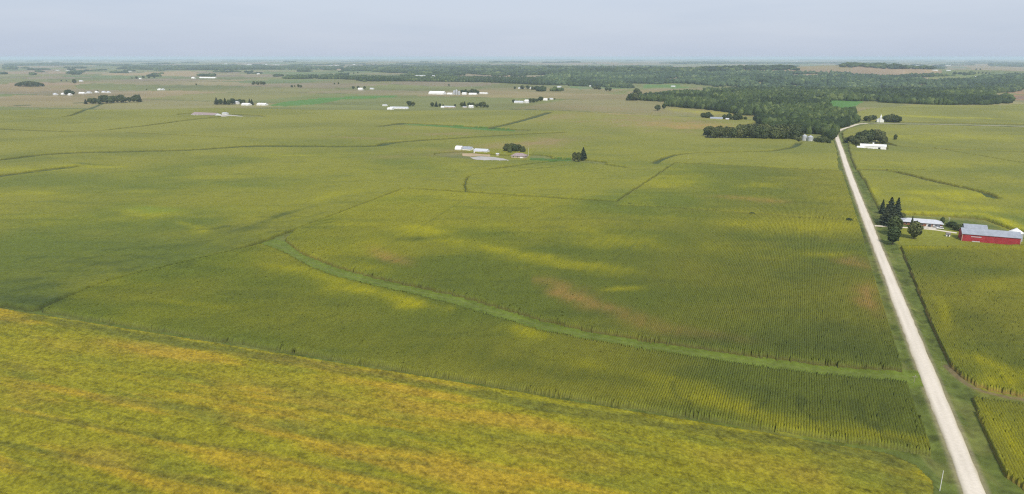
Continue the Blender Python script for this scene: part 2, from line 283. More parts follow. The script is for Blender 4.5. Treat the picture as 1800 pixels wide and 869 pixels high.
# ------------------------------------------------------------------ materials
MATS = {}
def new_mat(name):
    m = bpy.data.materials.new(name); m.use_nodes = True
    b = m.node_tree.nodes['Principled BSDF']; b.inputs['Specular IOR Level'].default_value = 0.15
    return m, m.node_tree.nodes, m.node_tree.links, b
def crop_mat(name, scale, lo, hi, bump=0.0, bscale=1.0, trans=0.0):
    m, n, l, b = new_mat(name)
    at = n.new('ShaderNodeAttribute'); at.attribute_name = 'Col'
    geo = n.new('ShaderNodeNewGeometry')
    nt = n.new('ShaderNodeTexNoise'); nt.inputs['Scale'].default_value = scale; nt.inputs['Detail'].default_value = 4; nt.inputs['Roughness'].default_value = .65
    l.new(geo.outputs['Position'], nt.inputs['Vector'])
    mr = n.new('ShaderNodeMapRange'); mr.inputs['From Min'].default_value = .25; mr.inputs['From Max'].default_value = .75
    mr.inputs['To Min'].default_value = lo; mr.inputs['To Max'].default_value = hi; l.new(nt.outputs[0], mr.inputs['Value'])
    vm = n.new('ShaderNodeVectorMath'); vm.operation = 'SCALE'; l.new(at.outputs['Color'], vm.inputs[0]); l.new(mr.outputs[0], vm.inputs['Scale'])
    l.new(vm.outputs[0], b.inputs['Base Color']); b.inputs['Roughness'].default_value = .8
    if bump:
        n2 = n.new('ShaderNodeTexNoise'); n2.inputs['Scale'].default_value = bscale; n2.inputs['Detail'].default_value = 5; n2.inputs['Roughness'].default_value = .7
        l.new(geo.outputs['Position'], n2.inputs['Vector'])
        bp = n.new('ShaderNodeBump'); bp.inputs['Strength'].default_value = 1.0; bp.inputs['Distance'].default_value = bump
        l.new(n2.outputs[0], bp.inputs['Height']); l.new(bp.outputs[0], b.inputs['Normal'])
    return m
def plain(name, c, rough=.7, metal=0.0, noise=0.0, nscale=1.0, stripes=0.0, sdir='X'):
    m, n, l, b = new_mat(name)
    b.inputs['Base Color'].default_value = (*c, 1); b.inputs['Roughness'].default_value = rough; b.inputs['Metallic'].default_value = metal
    if noise:
        tcn = n.new('ShaderNodeTexCoord')
        nt = n.new('ShaderNodeTexNoise'); nt.inputs['Scale'].default_value = nscale; nt.inputs['Detail'].default_value = 4
        l.new(tcn.outputs['Object'], nt.inputs['Vector'])
        mr = n.new('ShaderNodeMapRange'); mr.inputs['From Min'].default_value = .3; mr.inputs['From Max'].default_value = .7
        mr.inputs['To Min'].default_value = 1 - noise; mr.inputs['To Max'].default_value = 1 + noise * .6; l.new(nt.outputs[0], mr.inputs['Value'])
        vm = n.new('ShaderNodeVectorMath'); vm.operation = 'SCALE'; vm.inputs[0].default_value = c; l.new(mr.outputs[0], vm.inputs['Scale'])
        l.new(vm.outputs[0], b.inputs['Base Color'])
        if stripes:
            wv = n.new('ShaderNodeTexWave'); wv.bands_direction = sdir; wv.inputs['Scale'].default_value = stripes; l.new(tcn.outputs['Object'], wv.inputs['Vector'])
            bp = n.new('ShaderNodeBump'); bp.inputs['Strength'].default_value = .6; bp.inputs['Distance'].default_value = .05
            l.new(wv.outputs[0], bp.inputs['Height']); l.new(bp.outputs[0], b.inputs['Normal'])
    return m
def leaf_mat(name, c, sheen=0.0):
    m, n, l, b = new_mat(name)
    at = n.new('ShaderNodeAttribute'); at.attribute_name = 'Col'
    oi = n.new('ShaderNodeObjectInfo')
    hs = n.new('ShaderNodeHueSaturation'); hs.inputs['Saturation'].default_value = 1.0
    mh = n.new('ShaderNodeMapRange'); mh.inputs['To Min'].default_value = .47; mh.inputs['To Max'].default_value = .53; l.new(oi.outputs['Random'], mh.inputs['Value'])
    mv = n.new('ShaderNodeMapRange'); mv.inputs['To Min'].default_value = 1.25; mv.inputs['To Max'].default_value = .75; l.new(oi.outputs['Random'], mv.inputs['Value'])
    vm = n.new('ShaderNodeVectorMath'); vm.operation = 'MULTIPLY'; vm.inputs[0].default_value = c; l.new(at.outputs['Color'], vm.inputs[1])
    l.new(vm.outputs[0], hs.inputs['Color']); l.new(mh.outputs[0], hs.inputs['Hue']); l.new(mv.outputs[0], hs.inputs['Value'])
    l.new(hs.outputs[0], b.inputs['Base Color']); b.inputs['Roughness'].default_value = .75
    return m
M_GROUND = crop_mat('grass and far crops', .35, .72, 1.25, .25, .8)
M_CORN = crop_mat('corn leaves', 1.3, .70, 1.32, .30, 1.6)
M_CORN_FAR = crop_mat('corn canopy', .45, .78, 1.22, 1.1, .55)
M_SOY = crop_mat('soybean leaves', 2.0, .70, 1.35, .2, 3.0)
M_LEAF = leaf_mat('broadleaf', (.060, .078, .030)); M_LEAF2 = leaf_mat('pale broadleaf', (.095, .115, .045)); M_SPRUCE = leaf_mat('spruce needles', (.036, .050, .028)); M_WOOD = leaf_mat('wood canopy', (1, 1, 1))
M_BARK = plain('bark', (.10, .08, .06), .9, noise=.3, nscale=3)
M_WHITE = plain('white metal', (.78, .78, .77), .5, noise=.08, nscale=.5, stripes=2.0)
M_WHITE2 = plain('white siding', (.72, .72, .70), .6, noise=.10, nscale=.4)
M_GREYROOF = plain('galvanised roof', (.30, .33, .38), .45, noise=.15, nscale=.4, stripes=2.0)
M_PALEROOF = plain('pale metal roof', (.50, .52, .56), .45, noise=.10, nscale=.4, stripes=2.0)
M_DARKROOF = plain('grey shingles', (.17, .155, .15), .85, noise=.2, nscale=1)
M_BROWNROOF = plain('mauve brown shingles', (.30, .24, .24), .85, noise=.2, nscale=1)
M_RED = plain('red barn paint', (.34, .042, .050), .6, noise=.18, nscale=.5, stripes=2.0)
M_BRICK = plain('brown brick', (.26, .12, .075), .85, noise=.25, nscale=2)
M_TAN = plain('tan siding', (.48, .40, .30), .7, noise=.12, nscale=.5)
M_GLASS = plain('window glass', (.03, .04, .05), .12)
M_STEEL = plain('corrugated bin steel', (.50, .52, .55), .38, .35, noise=.12, nscale=.5, stripes=2.2, sdir='Z')
M_CONC = plain('concrete', (.42, .40, .37), .85, noise=.2, nscale=.2)
M_RUBBER = plain('rubber', (.02, .02, .02), .8)
M_CARW = plain('white car paint', (.75, .75, .76), .25); M_CARD = plain('dark car paint', (.05, .055, .065), .25); M_CARG = plain('grey car paint', (.3, .31, .33), .25)
M_POST = plain('weathered wood', (.33, .29, .24), .9, noise=.3, nscale=2); M_PALE = plain('pale grey pole', (.62, .62, .58), .7, noise=.1, nscale=1)

# ------------------------------------------------------------------ mesh helpers
def tag(o, label=None, cat=None, group=None, kind=None):
    for k, v in (('label', label), ('category', cat), ('group', group), ('kind', kind)):
        if v: o[k] = v
    return o
def np_mesh(name, V, Fc, mat, col=None, smooth=False):
    me = bpy.data.meshes.new(name); n = len(Fc); k = Fc.shape[1]
    me.vertices.add(len(V)); me.vertices.foreach_set('co', np.asarray(V, np.float32).ravel())
    me.loops.add(n * k); me.loops.foreach_set('vertex_index', np.asarray(Fc, np.int32).ravel())
    me.polygons.add(n); me.polygons.foreach_set('loop_start', np.arange(0, n * k, k, dtype=np.int32)); me.polygons.foreach_set('loop_total', np.full(n, k, np.int32))
    me.update(calc_edges=True)
    if smooth: me.polygons.foreach_set('use_smooth', np.ones(n, bool))
    if col is not None:
        a = me.color_attributes.new('Col', 'FLOAT_COLOR', 'POINT')
        a.data.foreach_set('color', np.hstack([col, np.ones((len(col), 1))]).astype(np.float32).ravel())
    me.materials.append(mat); return me
def link(name, me, parent=None, loc=None, rz=0.0):
    o = bpy.data.objects.new(name, me); COL.objects.link(o)
    if parent: o.parent = parent
    if loc is not None: o.location = loc
    if rz: o.rotation_euler = (0, 0, rz)
    return o
class MB:
    def __init__(s): s.v, s.f = [], []
    def add(s, V, Fs):
        k = len(s.v); s.v += [tuple(v) for v in V]; s.f += [tuple(i + k for i in f) for f in Fs]; return s
    def box(s, x0, x1, y0, y1, z0, z1):
        return s.add([(x0, y0, z0), (x1, y0, z0), (x1, y1, z0), (x0, y1, z0), (x0, y0, z1), (x1, y0, z1), (x1, y1, z1), (x0, y1, z1)],
                     [(0, 3, 2, 1), (4, 5, 6, 7), (0, 1, 5, 4), (1, 2, 6, 5), (2, 3, 7, 6), (3, 0, 4, 7)])
    def prism(s, prof, x0, x1):                 # profile in (y, z), counter-clockwise seen from +x
        n = len(prof); V = [(x0, a, b) for a, b in prof] + [(x1, a, b) for a, b in prof]
        return s.add(V, [tuple(range(n - 1, -1, -1)), tuple(range(n, 2 * n))] + [(i, (i + 1) % n, n + (i + 1) % n, n + i) for i in range(n)])
    def lathe(s, prof, n=20, cx=0, cy=0):
        V = []; m = len(prof)
        for i in range(n):
            a = 2 * math.pi * i / n
            V += [(cx + r * math.cos(a), cy + r * math.sin(a), z) for r, z in prof]
        Fs = [(i * m + j, ((i + 1) % n) * m + j, ((i + 1) % n) * m + j + 1, i * m + j + 1) for i in range(n) for j in range(m - 1)]
        return s.add(V, Fs)
    def tube(s, a, b, r0, r1, n=7):
        a, b = Vector(a), Vector(b); d = (b - a).normalized(); u = d.orthogonal().normalized(); w = d.cross(u); V = []
        for c, r in ((a, r0), (b, r1)):
            V += [c + (u * math.cos(2 * math.pi * i / n) + w * math.sin(2 * math.pi * i / n)) * r for i in range(n)]
        return s.add(V, [(i, (i + 1) % n, n + (i + 1) % n, n + i) for i in range(n)] + [tuple(range(n - 1, -1, -1)), tuple(range(n, 2 * n))])
    def mesh(s, name, mat):
        me = bpy.data.meshes.new(name); me.from_pydata(s.v, [], s.f); me.update(); me.materials.append(mat); return me
    def build(s, name, mat, parent=None): return link(name, s.mesh(name, mat), parent)

# ------------------------------------------------------------------ ground, roads, haze
ang = np.radians(np.concatenate([np.linspace(-180, -62, 40, endpoint=False), np.linspace(-62, -42, 60, endpoint=False), np.linspace(-42, 42, 1150, endpoint=False), np.linspace(42, 62, 60, endpoint=False), np.linspace(62, 180, 40, endpoint=False)]))
rad = np.concatenate([[1, 40, 80], np.geomspace(110, 330, 260, endpoint=False), 1.0 / np.linspace(1 / 330, 1 / 6000, 420, endpoint=False), np.geomspace(6000, 48000, 60)])
AA, RR = np.meshgrid(ang, rad, indexing='xy'); gx, gy = (RR * np.sin(AA)).ravel(), (RR * np.cos(AA)).ravel()
gz = near_h(gx, gy)
gc = far_col(gx, gy)
def paint(c, x, y, L, hw, col, k=1.0, soft=1.4):
    dd = line_dist(x, y, L, hw * 3 + 10); w = (k * (1 - sm(dd, hw, hw * soft + .5)))[:, None]
    return c * (1 - w) + np.asarray(col) * w
near = np.hypot(gx, gy) < 900
nn_ = (fbm(gx / 12, gy / 12, 201, 4))[:, None]
gcol_grass = GRASS * (.55 + .5 * nn_ + .45 * fbm(gx / 2.5, gy / 2.5, 209, 3)[:, None]) * (1 - .35 * sm(fbm(gx / 5, gy / 5, 205, 3), .5, .75)[:, None]) + np.array([.10, .07, .03]) * .35 * sm(fbm(gx / 7, gy / 20, 207, 3), .5, .7)[:, None]
def near_zone(x, y): return sm(-np.hypot(x, y), -720, -600)[:, None]
gc = gc * (1 - near_zone(gx, gy)) + gcol_grass * near_zone(gx, gy)
gc_a = patch_mix(gx, gy, gc.copy()); nz_ = (np.hypot(gx, gy) < 760)[:, None]; gc = np.where(nz_, gc_a, gc)
for (L, w) in LW + LE: gc = paint(gc, gx, gy, L, w * .8, np.array([.045, .068, .022]), .92)
for (L, w, c) in [(ROAD, 13, None), (CROSS, 8, None)]:
    w_ = (1 - sm(line_dist(gx, gy, L, 60), w, w * 1.2))[:, None]; gc = gc * (1 - w_) + gcol_grass * 1.02 * w_
gc = paint(gc, gx, gy, ROAD, 3.3, np.array([.30, .25, .17]), .55, 1.5)
ww = (1 - sm(line_dist(gx, gy, WATERWAY, 60), 8, 10))[:, None]
gc = gc * (1 - ww) + (np.array([.112, .150, .020]) * (.55 + .5 * fbm(gx / 14, gy / 14, 3, 4) + .4 * fbm(gx / 3, gy / 3, 31, 3))[:, None]) * ww
gc = paint(gc, gx, gy, WATERWAY, .9, np.array([.13, .155, .04]), .4, 1.5)
gc = paint(gc, gx, gy, STRIP, 3, np.array([.16, .185, .05]), .8)
EDGE_E = smooth_line(W([(1664, 642), (1690, 668), (1715, 683), (1750, 694), (1800, 703), (1900, 716)]), 4)
gc = paint(gc, gx, gy, EDGE_E, .9, np.array([.17, .12, .07]), .75)
nA, nR = len(ang), len(rad)
I = np.arange(nA * nR).reshape(nR, nA); J = np.roll(I, -1, axis=1)
GF = np.stack([I[:-1].ravel(), J[:-1].ravel(), J[1:].ravel(), I[1:].ravel()], 1)[:, ::-1]
ground = tag(link('ground', np_mesh('ground', np.stack([gx, gy, gz], 1), GF, M_GROUND, gc, True)), 'rolling farmland of grass verges and distant crops', None, None, 'structure')

def gravel_mat(name, c):
    m, n, l, b = new_mat(name); b.inputs['Roughness'].default_value = .95
    at = n.new('ShaderNodeAttribute'); at.attribute_name = 'Col'; geo = n.new('ShaderNodeNewGeometry')
    nt = n.new('ShaderNodeTexNoise'); nt.inputs['Scale'].default_value = .9; nt.inputs['Detail'].default_value = 6; nt.inputs['Roughness'].default_value = .7
    l.new(geo.outputs['Position'], nt.inputs['Vector'])
    mr = n.new('ShaderNodeMapRange'); mr.inputs['From Min'].default_value = .3; mr.inputs['From Max'].default_value = .7; mr.inputs['To Min'].default_value = .88; mr.inputs['To Max'].default_value = 1.08
    l.new(nt.outputs[0], mr.inputs['Value'])
    vm = n.new('ShaderNodeVectorMath'); vm.operation = 'SCALE'; l.new(at.outputs['Color'], vm.inputs[0]); l.new(mr.outputs[0], vm.inputs['Scale']); l.new(vm.outputs[0], b.inputs['Base Color'])
    return m
M_GRAVEL = gravel_mat('crushed limestone', None)
def road(name, L, hw, label, lift=.15, col=(.60, .545, .46), step=2.5):
    seg = np.hypot(*np.diff(L, axis=0).T); s = np.concatenate([[0], np.cumsum(seg)]); n = max(int(s[-1] / step), 4); t = np.linspace(0, s[-1], n)
    P = np.stack([np.interp(t, s, L[:, 0]), np.interp(t, s, L[:, 1])], 1); T = np.gradient(P, axis=0); T /= np.linalg.norm(T, axis=1)[:, None]; N = np.stack([T[:, 1], -T[:, 0]], 1)
    offs = np.array([-1.18, -1, -.72, -.5, -.28, 0, .28, .5, .72, 1, 1.18]) * hw; V, C = [], []
    for j, o in enumerate(offs):
        e = (vn(t / 6, t * 0 + j, 7) - .5) * .5 * (abs(o) > hw * .9) + (vn(t / 40, t * 0 + 3, 9) - .5) * .5 * (abs(o) > hw * .9)
        Q = P + N * (o + e * np.sign(o))[:, None]
        z = base_h(P[:, 0], P[:, 1]) + lift + .06 * (1 - (o / hw) ** 2) - (.25 if abs(o) > hw * 1.1 else 0)
        V.append(np.stack([Q[:, 0], Q[:, 1], z], 1))
        k = {1.18: (.62, .6, .5), 1.0: (.86, .86, .8), .72: (.98, .98, .97), .5: (1.02, 1.02, 1.02), .28: (1.0, 1.0, 1.0), 0: (.97, .97, .96)}[round(abs(o) / hw, 2)]
        C.append(np.array(col) * np.array(k) * (.94 + .12 * vn(t / 15, t * 0 + j * .4, 13))[:, None])
    m = len(offs); V = np.stack(V, 1).reshape(-1, 3); C = np.stack(C, 1).reshape(-1, 3); Ix = np.arange(n * m).reshape(n, m)
    Fc = np.stack([Ix[:-1, :-1].ravel(), Ix[:-1, 1:].ravel(), Ix[1:, 1:].ravel(), Ix[1:, :-1].ravel()], 1)
    return tag(link(name, np_mesh(name, V, Fc, M_GRAVEL, C, True)), label, None, None, 'structure')
road('gravel_road', ROAD, 2.75, 'pale gravel road running straight between the fields')
road('gravel_road', CROSS, 2.4, 'thin pale side road running right past the white church', .25, (.40, .36, .28))
road('driveway', LANE, 1.6, 'narrow pale driveway leading to the long farmhouse', .17)

haze_me = MB().box(-52000, 52000, -52000, 52000, -70, CAM_H + 6).mesh('haze', M_RUBBER)
haze_m = bpy.data.materials.new('haze air'); haze_m.use_nodes = True
hn, hl = haze_m.node_tree.nodes, haze_m.node_tree.links
for n in list(hn): hn.remove(n)
pv = hn.new('ShaderNodeVolumePrincipled'); pv.inputs['Density'].default_value = HAZE_DENSITY; pv.inputs['Color'].default_value = (.68, .85, 1.0, 1); pv.inputs['Anisotropy'].default_value = 0.0
ho = hn.new('ShaderNodeOutputMaterial'); hl.new(pv.outputs[0], ho.inputs['Volume'])
haze_me.materials.clear(); haze_me.materials.append(haze_m)
tag(link('haze', haze_me), 'thin bluish summer haze over the fields', None, None, 'stuff')

SOIL_SHADE = np.array([.042, .046, .018])      # lower leaves and earth, darkened to paint shade between the rows
# ------------------------------------------------------------------ crop fields: raised canopies with real edges
def field(name, label, poly, du, dv, h, amp, colfn, mat, lines=(), jit=.12, dirv=None, wall=None, rowwob=0.0):
    c, v = (RC, RV) if dirv is None else ((dirv[1], -dirv[0]), dirv)
    P = np.asarray(poly, float); pu, pv_ = P[:, 0] * c[0] + P[:, 1] * c[1], P[:, 0] * v[0] + P[:, 1] * v[1]
    us = np.arange(pu.min() - 2 * du, pu.max() + 2 * du, du); vs = np.arange(pv_.min() - 2 * dv, pv_.max() + 2 * dv, dv)
    U, Vv = np.meshgrid(us, vs, indexing='ij'); col_i = np.arange(len(us))[:, None] * np.ones_like(U)
    if dirv is None: Vv = Vv + ((_hash(np.arange(len(us)), np.zeros(len(us)), 91) - .5) * dv * .45)[:, None]
    x = (U * c[0] + Vv * v[0]); y = (U * c[1] + Vv * v[1]); sh = x.shape; xf, yf = x.ravel(), y.ravel()
    wob = (_hash(col_i.ravel() // 2, col_i.ravel() * 0, 5) - .5) * .25
    m = in_poly(xf + v[0] * wob, yf + v[1] * wob, P)
    for (L, w) in lines: m &= line_dist(xf, yf, L, w + 8) > w * (.85 + .3 * vn(xf / 20, yf / 20, 5))
    m = m.reshape(sh)
    fm = m[:-1, :-1] | m[1:, :-1] | m[:-1, 1:] | m[1:, 1:]
    use = np.zeros(sh, bool); use[:-1, :-1] |= fm; use[1:, :-1] |= fm; use[:-1, 1:] |= fm; use[1:, 1:] |= fm
    idx = -np.ones(sh, int); idx[use] = np.arange(use.sum())
    xu, yu, mu, ci = x[use], y[use], m[use], col_i[use]
    r = RNG.random(len(xu))
    xj = xu + (RNG.random(len(xu)) - .5) * du * .35; yj = yu + (RNG.random(len(xu)) - .5) * dv * .35
    top = h * (.94 + .12 * fbm(xu / 18, yu / 18, 15, 3)) + (r - .5) * 2 * jit - amp * (ci % 2)
    z = base_h(xu, yu) + np.where(mu, top, -1.2)
    C = colfn(xu, yu)
    if amp > .5: C[(ci % 2) == 1] = C[(ci % 2) == 1] * .50 + SOIL_SHADE * .50  # furrow columns darkened in colour, painted shade that makes the rows stand out
    if wall is not None: C[~mu] = np.asarray(wall)
    a, b, d, e = idx[:-1, :-1], idx[1:, :-1], idx[1:, 1:], idx[:-1, 1:]
    Fc = np.stack([a[fm], b[fm], d[fm], e[fm]], 1)
    return tag(link(name, np_mesh(name, np.stack([xj, yj, z], 1), Fc, mat, C, False)), label, None, None, 'stuff')
WALL = (.075, .052, .022)
UP = [(1479, 303.5), (1187, 289.5), (1086, 359), (712, 334.8), (560, 392.5), (520, 407), (503, 424), (530, 446), (590, 470), (650, 487), (720, 503), (800, 520), (880, 543), (950, 564), (1030, 582), (1130, 600), (1260, 618), (1400, 637), (1500, 648), (1588, 652)]
LOW = [(75, 549.5), (142, 519), (201, 497), (241, 486), (415, 444.2), (462, 433), (500, 447), (540, 470), (590, 490), (650, 505), (720, 520), (800, 540), (880, 564), (950, 585), (1030, 600), (1130, 618), (1260, 637), (1400, 657), (1500, 668), (1594, 675), (1637, 801), (1000, 702), (700, 652)]
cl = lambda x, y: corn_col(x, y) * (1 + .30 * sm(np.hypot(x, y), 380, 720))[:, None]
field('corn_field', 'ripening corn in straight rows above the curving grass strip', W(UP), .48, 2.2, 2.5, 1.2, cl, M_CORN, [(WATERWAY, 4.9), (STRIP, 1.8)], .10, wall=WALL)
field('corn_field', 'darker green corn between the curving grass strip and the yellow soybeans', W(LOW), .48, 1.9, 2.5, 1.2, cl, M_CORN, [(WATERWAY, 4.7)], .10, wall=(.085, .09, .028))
SOY = np.vstack([BOUND_S[0] - SN * 1.0, BOUND_S[1] - SN * 1.0, BOUND_S[2] - SN * 1.0, W([(1560, 800), (1610, 822), (1640, 850)]), W([(1640, 880)]), ROAD0[0] - d0 * 160 - np.array(RC) * 16, ROAD0[0] - d0 * 160 - np.array(RC) * 420, BOUND_S[0] + np.array([-60, -80])])
field('soybean_field', 'yellowing soybeans filling the foreground below the corn', SOY, .42, .52, .85, .03, soy_col, M_SOY, [], .16, dirv=tuple(SB), wall=(.10, .09, .03))
EE = [(1583, 436), (1600, 478), (1622, 535), (1645, 592), (1667, 640), (1690, 664), (1715, 679), (1750, 690), (1800, 698), (1900, 712), (2050, 640), (2000, 440), (1800, 434), (1690, 437)]
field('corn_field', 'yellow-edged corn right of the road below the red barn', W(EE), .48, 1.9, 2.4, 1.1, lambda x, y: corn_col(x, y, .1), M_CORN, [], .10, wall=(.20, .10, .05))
FF = [(1708, 702), (1722, 740), (1742, 790), (1768, 840), (1800, 862), (1830, 890), (2100, 890), (1960, 740), (1800, 716), (1750, 708)]
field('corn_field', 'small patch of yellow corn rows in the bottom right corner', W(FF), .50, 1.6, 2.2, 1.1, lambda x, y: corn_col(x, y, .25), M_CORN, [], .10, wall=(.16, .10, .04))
WEST = [(-320, 500), (60, 548), (140, 517), (199, 495), (239, 484.4), (415, 442.8), (560, 390.8), (711, 332.5), (1082, 355.8), (1186, 287.8), (1474, 301.5), (1470, 262), (1466, 250), (1404, 252), (1400, 246), (1240, 245), (1236, 238), (1330, 216), (1350, 214), (1080, 201), (970, 196), (700, 196), (400, 192), (0, 196), (-300, 205), (-400, 330)]
WW = W(WEST)
FARM_C = smooth_line(W([(806, 274), (840, 277), (880, 279), (925, 278)]), 3); FARM_C2 = smooth_line(W([(925, 277), (960, 281), (1010, 284), (1050, 288)]), 3)
FARM_W = smooth_line(W([(330, 202), (420, 204), (450, 206)]), 2)
GREEN_STRIP = smooth_line(W([(705, 219.5), (780, 223), (860, 229), (910, 231)]), 3)
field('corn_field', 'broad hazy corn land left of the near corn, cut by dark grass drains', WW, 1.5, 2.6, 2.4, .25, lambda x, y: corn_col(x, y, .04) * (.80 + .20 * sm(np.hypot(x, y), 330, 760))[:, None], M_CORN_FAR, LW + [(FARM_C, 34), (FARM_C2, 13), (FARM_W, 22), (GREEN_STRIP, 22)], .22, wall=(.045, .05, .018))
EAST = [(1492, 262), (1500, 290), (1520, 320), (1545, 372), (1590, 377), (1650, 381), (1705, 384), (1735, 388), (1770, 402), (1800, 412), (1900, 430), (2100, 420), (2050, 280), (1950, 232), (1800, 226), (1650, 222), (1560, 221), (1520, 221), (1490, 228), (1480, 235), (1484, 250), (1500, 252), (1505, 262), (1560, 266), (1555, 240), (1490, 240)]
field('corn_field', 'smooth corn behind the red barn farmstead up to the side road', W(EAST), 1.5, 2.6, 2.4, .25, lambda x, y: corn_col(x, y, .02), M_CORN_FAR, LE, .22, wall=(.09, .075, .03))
NE = [(1535, 214), (1545, 214.5), (1600, 215.5), (1700, 217.5), (1800, 219.5), (1950, 223), (1900, 190), (1800, 184), (1700, 187), (1600, 186), (1530, 192), (1500, 200), (1512, 212)]
field('corn_field', 'pale corn between the side road and the wood', W(NE), 3, 4, 2.4, .1, lambda x, y: corn_col(x, y, .05), M_CORN_FAR, [], .2, wall=(.09, .075, .03))

def yard(label, poly, col, mat=M_GRAVEL, lift=.22):
    o = field('farm_yard', label, W(poly), 1.0, 1.0, lift, 0, lambda x, y: np.array(col) * (.8 + .35 * fbm(x / 6, y / 6, 5, 3))[:, None], mat, [], .01)
    o['kind'] = 'structure'
yard('pale concrete yard below the two grey sheds', [(826, 277), (845, 275), (868, 276.5), (885, 279), (896, 282.5), (880, 284.5), (850, 283), (832, 280)], (.40, .38, .36))
yard('dirt yard below the white hoop shed', [(812, 270), (830, 270), (862, 272), (862, 275.5), (845, 274), (826, 275.5), (812, 274)], (.40, .31, .20))
yard('pale gravel apron before the farmhouse garage', [(1624, 396.5), (1646, 397.5), (1652, 403), (1640, 403.5), (1622, 401)], (.50, .46, .40))
yard('white gravel pad beside the long mauve roofed barn', [(372, 202), (404, 202), (428, 204.5), (424, 206), (380, 205)], (.42, .40, .35))
yard('pale yard around the white farm sheds', [(838, 163), (858, 163.4), (857, 164.8), (838, 164.6)], (.55, .50, .42))
yard('red brown plot at the wood edge', [(1746, 169), (1800, 169.5), (1800, 175), (1774, 175)], (.20, .13, .09), M_GROUND)

# ------------------------------------------------------------------ woods that read as one mass
def ico(sub):
    import bmesh
    bm = bmesh.new(); bmesh.ops.create_icosphere(bm, subdivisions=sub, radius=1.0)
    V = np.array([v.co[:] for v in bm.verts]); Fc = np.array([[v.index for v in f.verts] for f in bm.faces]); bm.free(); return V, Fc
ICO = {k: ico(k) for k in (1, 2, 3)}
M_WOODS = crop_mat('woodland leaves', .55, .55, 1.45, 1.6, .5)
def wood(name, label, polys, spacing, r0, h0, sub, tones=((.021, .036, .012), (.048, .074, .020), (.110, .140, .042))):
    pts = []
    for p in polys:
        P = W(p); x0, y0 = P.min(0); x1, y1 = P.max(0)
        X, Y = np.meshgrid(np.arange(x0, x1, spacing), np.arange(y0, y1, spacing)); X, Y = X.ravel(), Y.ravel()
        X = X + (RNG.random(X.size) - .5) * spacing * .9; Y = Y + (RNG.random(X.size) - .5) * spacing * .9
        wx = 40 * (fbm(X / 120, Y / 120, 5, 3) - .5) * min(1, spacing / 10); m = in_poly(X + wx, Y + wx, P) & (fbm(X / 170, Y / 110, 88, 3) < (.66 if spacing < 24 else .9)); pts.append(np.stack([X[m], Y[m]], 1))
    P = np.vstack(pts); n = len(P)
    V0, F0 = ICO[sub]; m = len(V0)
    r = r0 * (.6 + .8 * RNG.random(n)); h = h0 * (.55 + .6 * RNG.random(n) + .25 * (fbm(P[:, 0] / 90, P[:, 1] / 90, 8, 3)))
    ph = RNG.random((n, 1)) * 9
    D = 1 + .42 * (vn(V0[None, :, 0] * 1.6 + ph * 3 + 20, V0[None, :, 1] * 1.6 + V0[None, :, 2] * 2.1 + ph, 5) - .5) * 2 + (RNG.random((n, m)) - .5) * .28
    zc = h * .42; rz = h * .60
    V = np.empty((n, m, 3)); V[:, :, 0] = P[:, :1] + V0[None, :, 0] * r[:, None] * D; V[:, :, 1] = P[:, 1:] + V0[None, :, 1] * r[:, None] * D
    g = base_h(P[:, 0], P[:, 1]); V[:, :, 2] = (g + zc)[:, None] + V0[None, :, 2] * rz[:, None] * D
    t = np.array(tones); a = sm(fbm(P[:, 0] / 130, P[:, 1] / 130, 63, 4), .40, .62) * 1.1 + RNG.random(n) ** 4 * 1.3 - .2; a = np.clip(a, 0, 1.9)
    lo = np.minimum(a.astype(int), 1); f = (a - lo)[:, None]; f = np.clip(f, 0, 1); C = t[lo] * (1 - f) + t[lo + 1] * f
    C = (C * (.85 + .3 * RNG.random((n, 1))))[:, None, :] * (.8 + .4 * RNG.random((n, m, 1)))
    Fc = (F0[None] + (np.arange(n) * m)[:, None, None]).reshape(-1, 3)
    o = link(name, np_mesh(name, V.reshape(-1, 3), Fc, M_WOODS, C.reshape(-1, 3), False)); tag(o, label, None, None, 'stuff'); return n
NW = []
NW.append(wood('woodland', 'dense dark wood filling the creek valley left of the road bend', [[(1345, 222), (1338, 217), (1318, 207), (1290, 199), (1240, 192), (1176, 187), (1172, 180), (1190, 172), (1300, 167), (1450, 166), (1455, 178), (1450, 192), (1462, 200), (1500, 205), (1509, 213), (1500, 219), (1468, 229), (1463, 240), (1462, 246), (1448, 243), (1410, 236), (1360, 234)]], 9.5, 7.2, 16, 2))
NW.append(wood('woodland', 'strip of wood reaching left from the dark wood', [[(1108, 176), (1172, 180), (1180, 172), (1240, 168), (1200, 166), (1150, 171), (1112, 173)]], 10, 6.5, 14, 2))
NW.append(wood('woodland', 'dark wood behind the pale corn right of the green pasture', [[(1450, 176), (1530, 179), (1590, 183), (1660, 185), (1740, 184.5), (1782, 180), (1774, 176), (1746, 173), (1738, 166), (1800, 156), (1800, 151), (1700, 152), (1500, 158), (1300, 161), (1230, 164), (1300, 172), (1452, 172)]], 12.5, 9, 16, 2))
NW.append(wood('woodland', 'wooded blue green hills beyond the dark wood', [[(960, 150), (1100, 147), (1180, 147), (1230, 150), (1300, 157), (1460, 160), (1560, 158), (1700, 153), (1800, 151), (1800, 136), (1740, 137), (1700, 143), (1640, 145), (1560, 139), (1500, 132), (1430, 129), (1300, 128), (1150, 130), (1000, 133), (950, 139)]], 18, 13, 19, 1, ((.032, .054, .026), (.054, .086, .034), (.115, .150, .055))))
NW.append(wood('woodland', 'long thin belt of trees across the far fields', [[(495, 139), (600, 139.5), (640, 144), (700, 143.5), (800, 144), (900, 147), (960, 150), (980, 141), (900, 138.5), (800, 138), (700, 138), (600, 136.5), (500, 136.8)], [(905, 160.5), (985, 162), (990, 159), (930, 157.5)], [(700, 134), (790, 131), (860, 130), (860, 132.5), (790, 134)], [(1000, 151), (1110, 156), (1110, 150), (1000, 147)], [(930, 146), (1060, 150), (1060, 144), (930, 142)]], 14, 9, 15, 1))
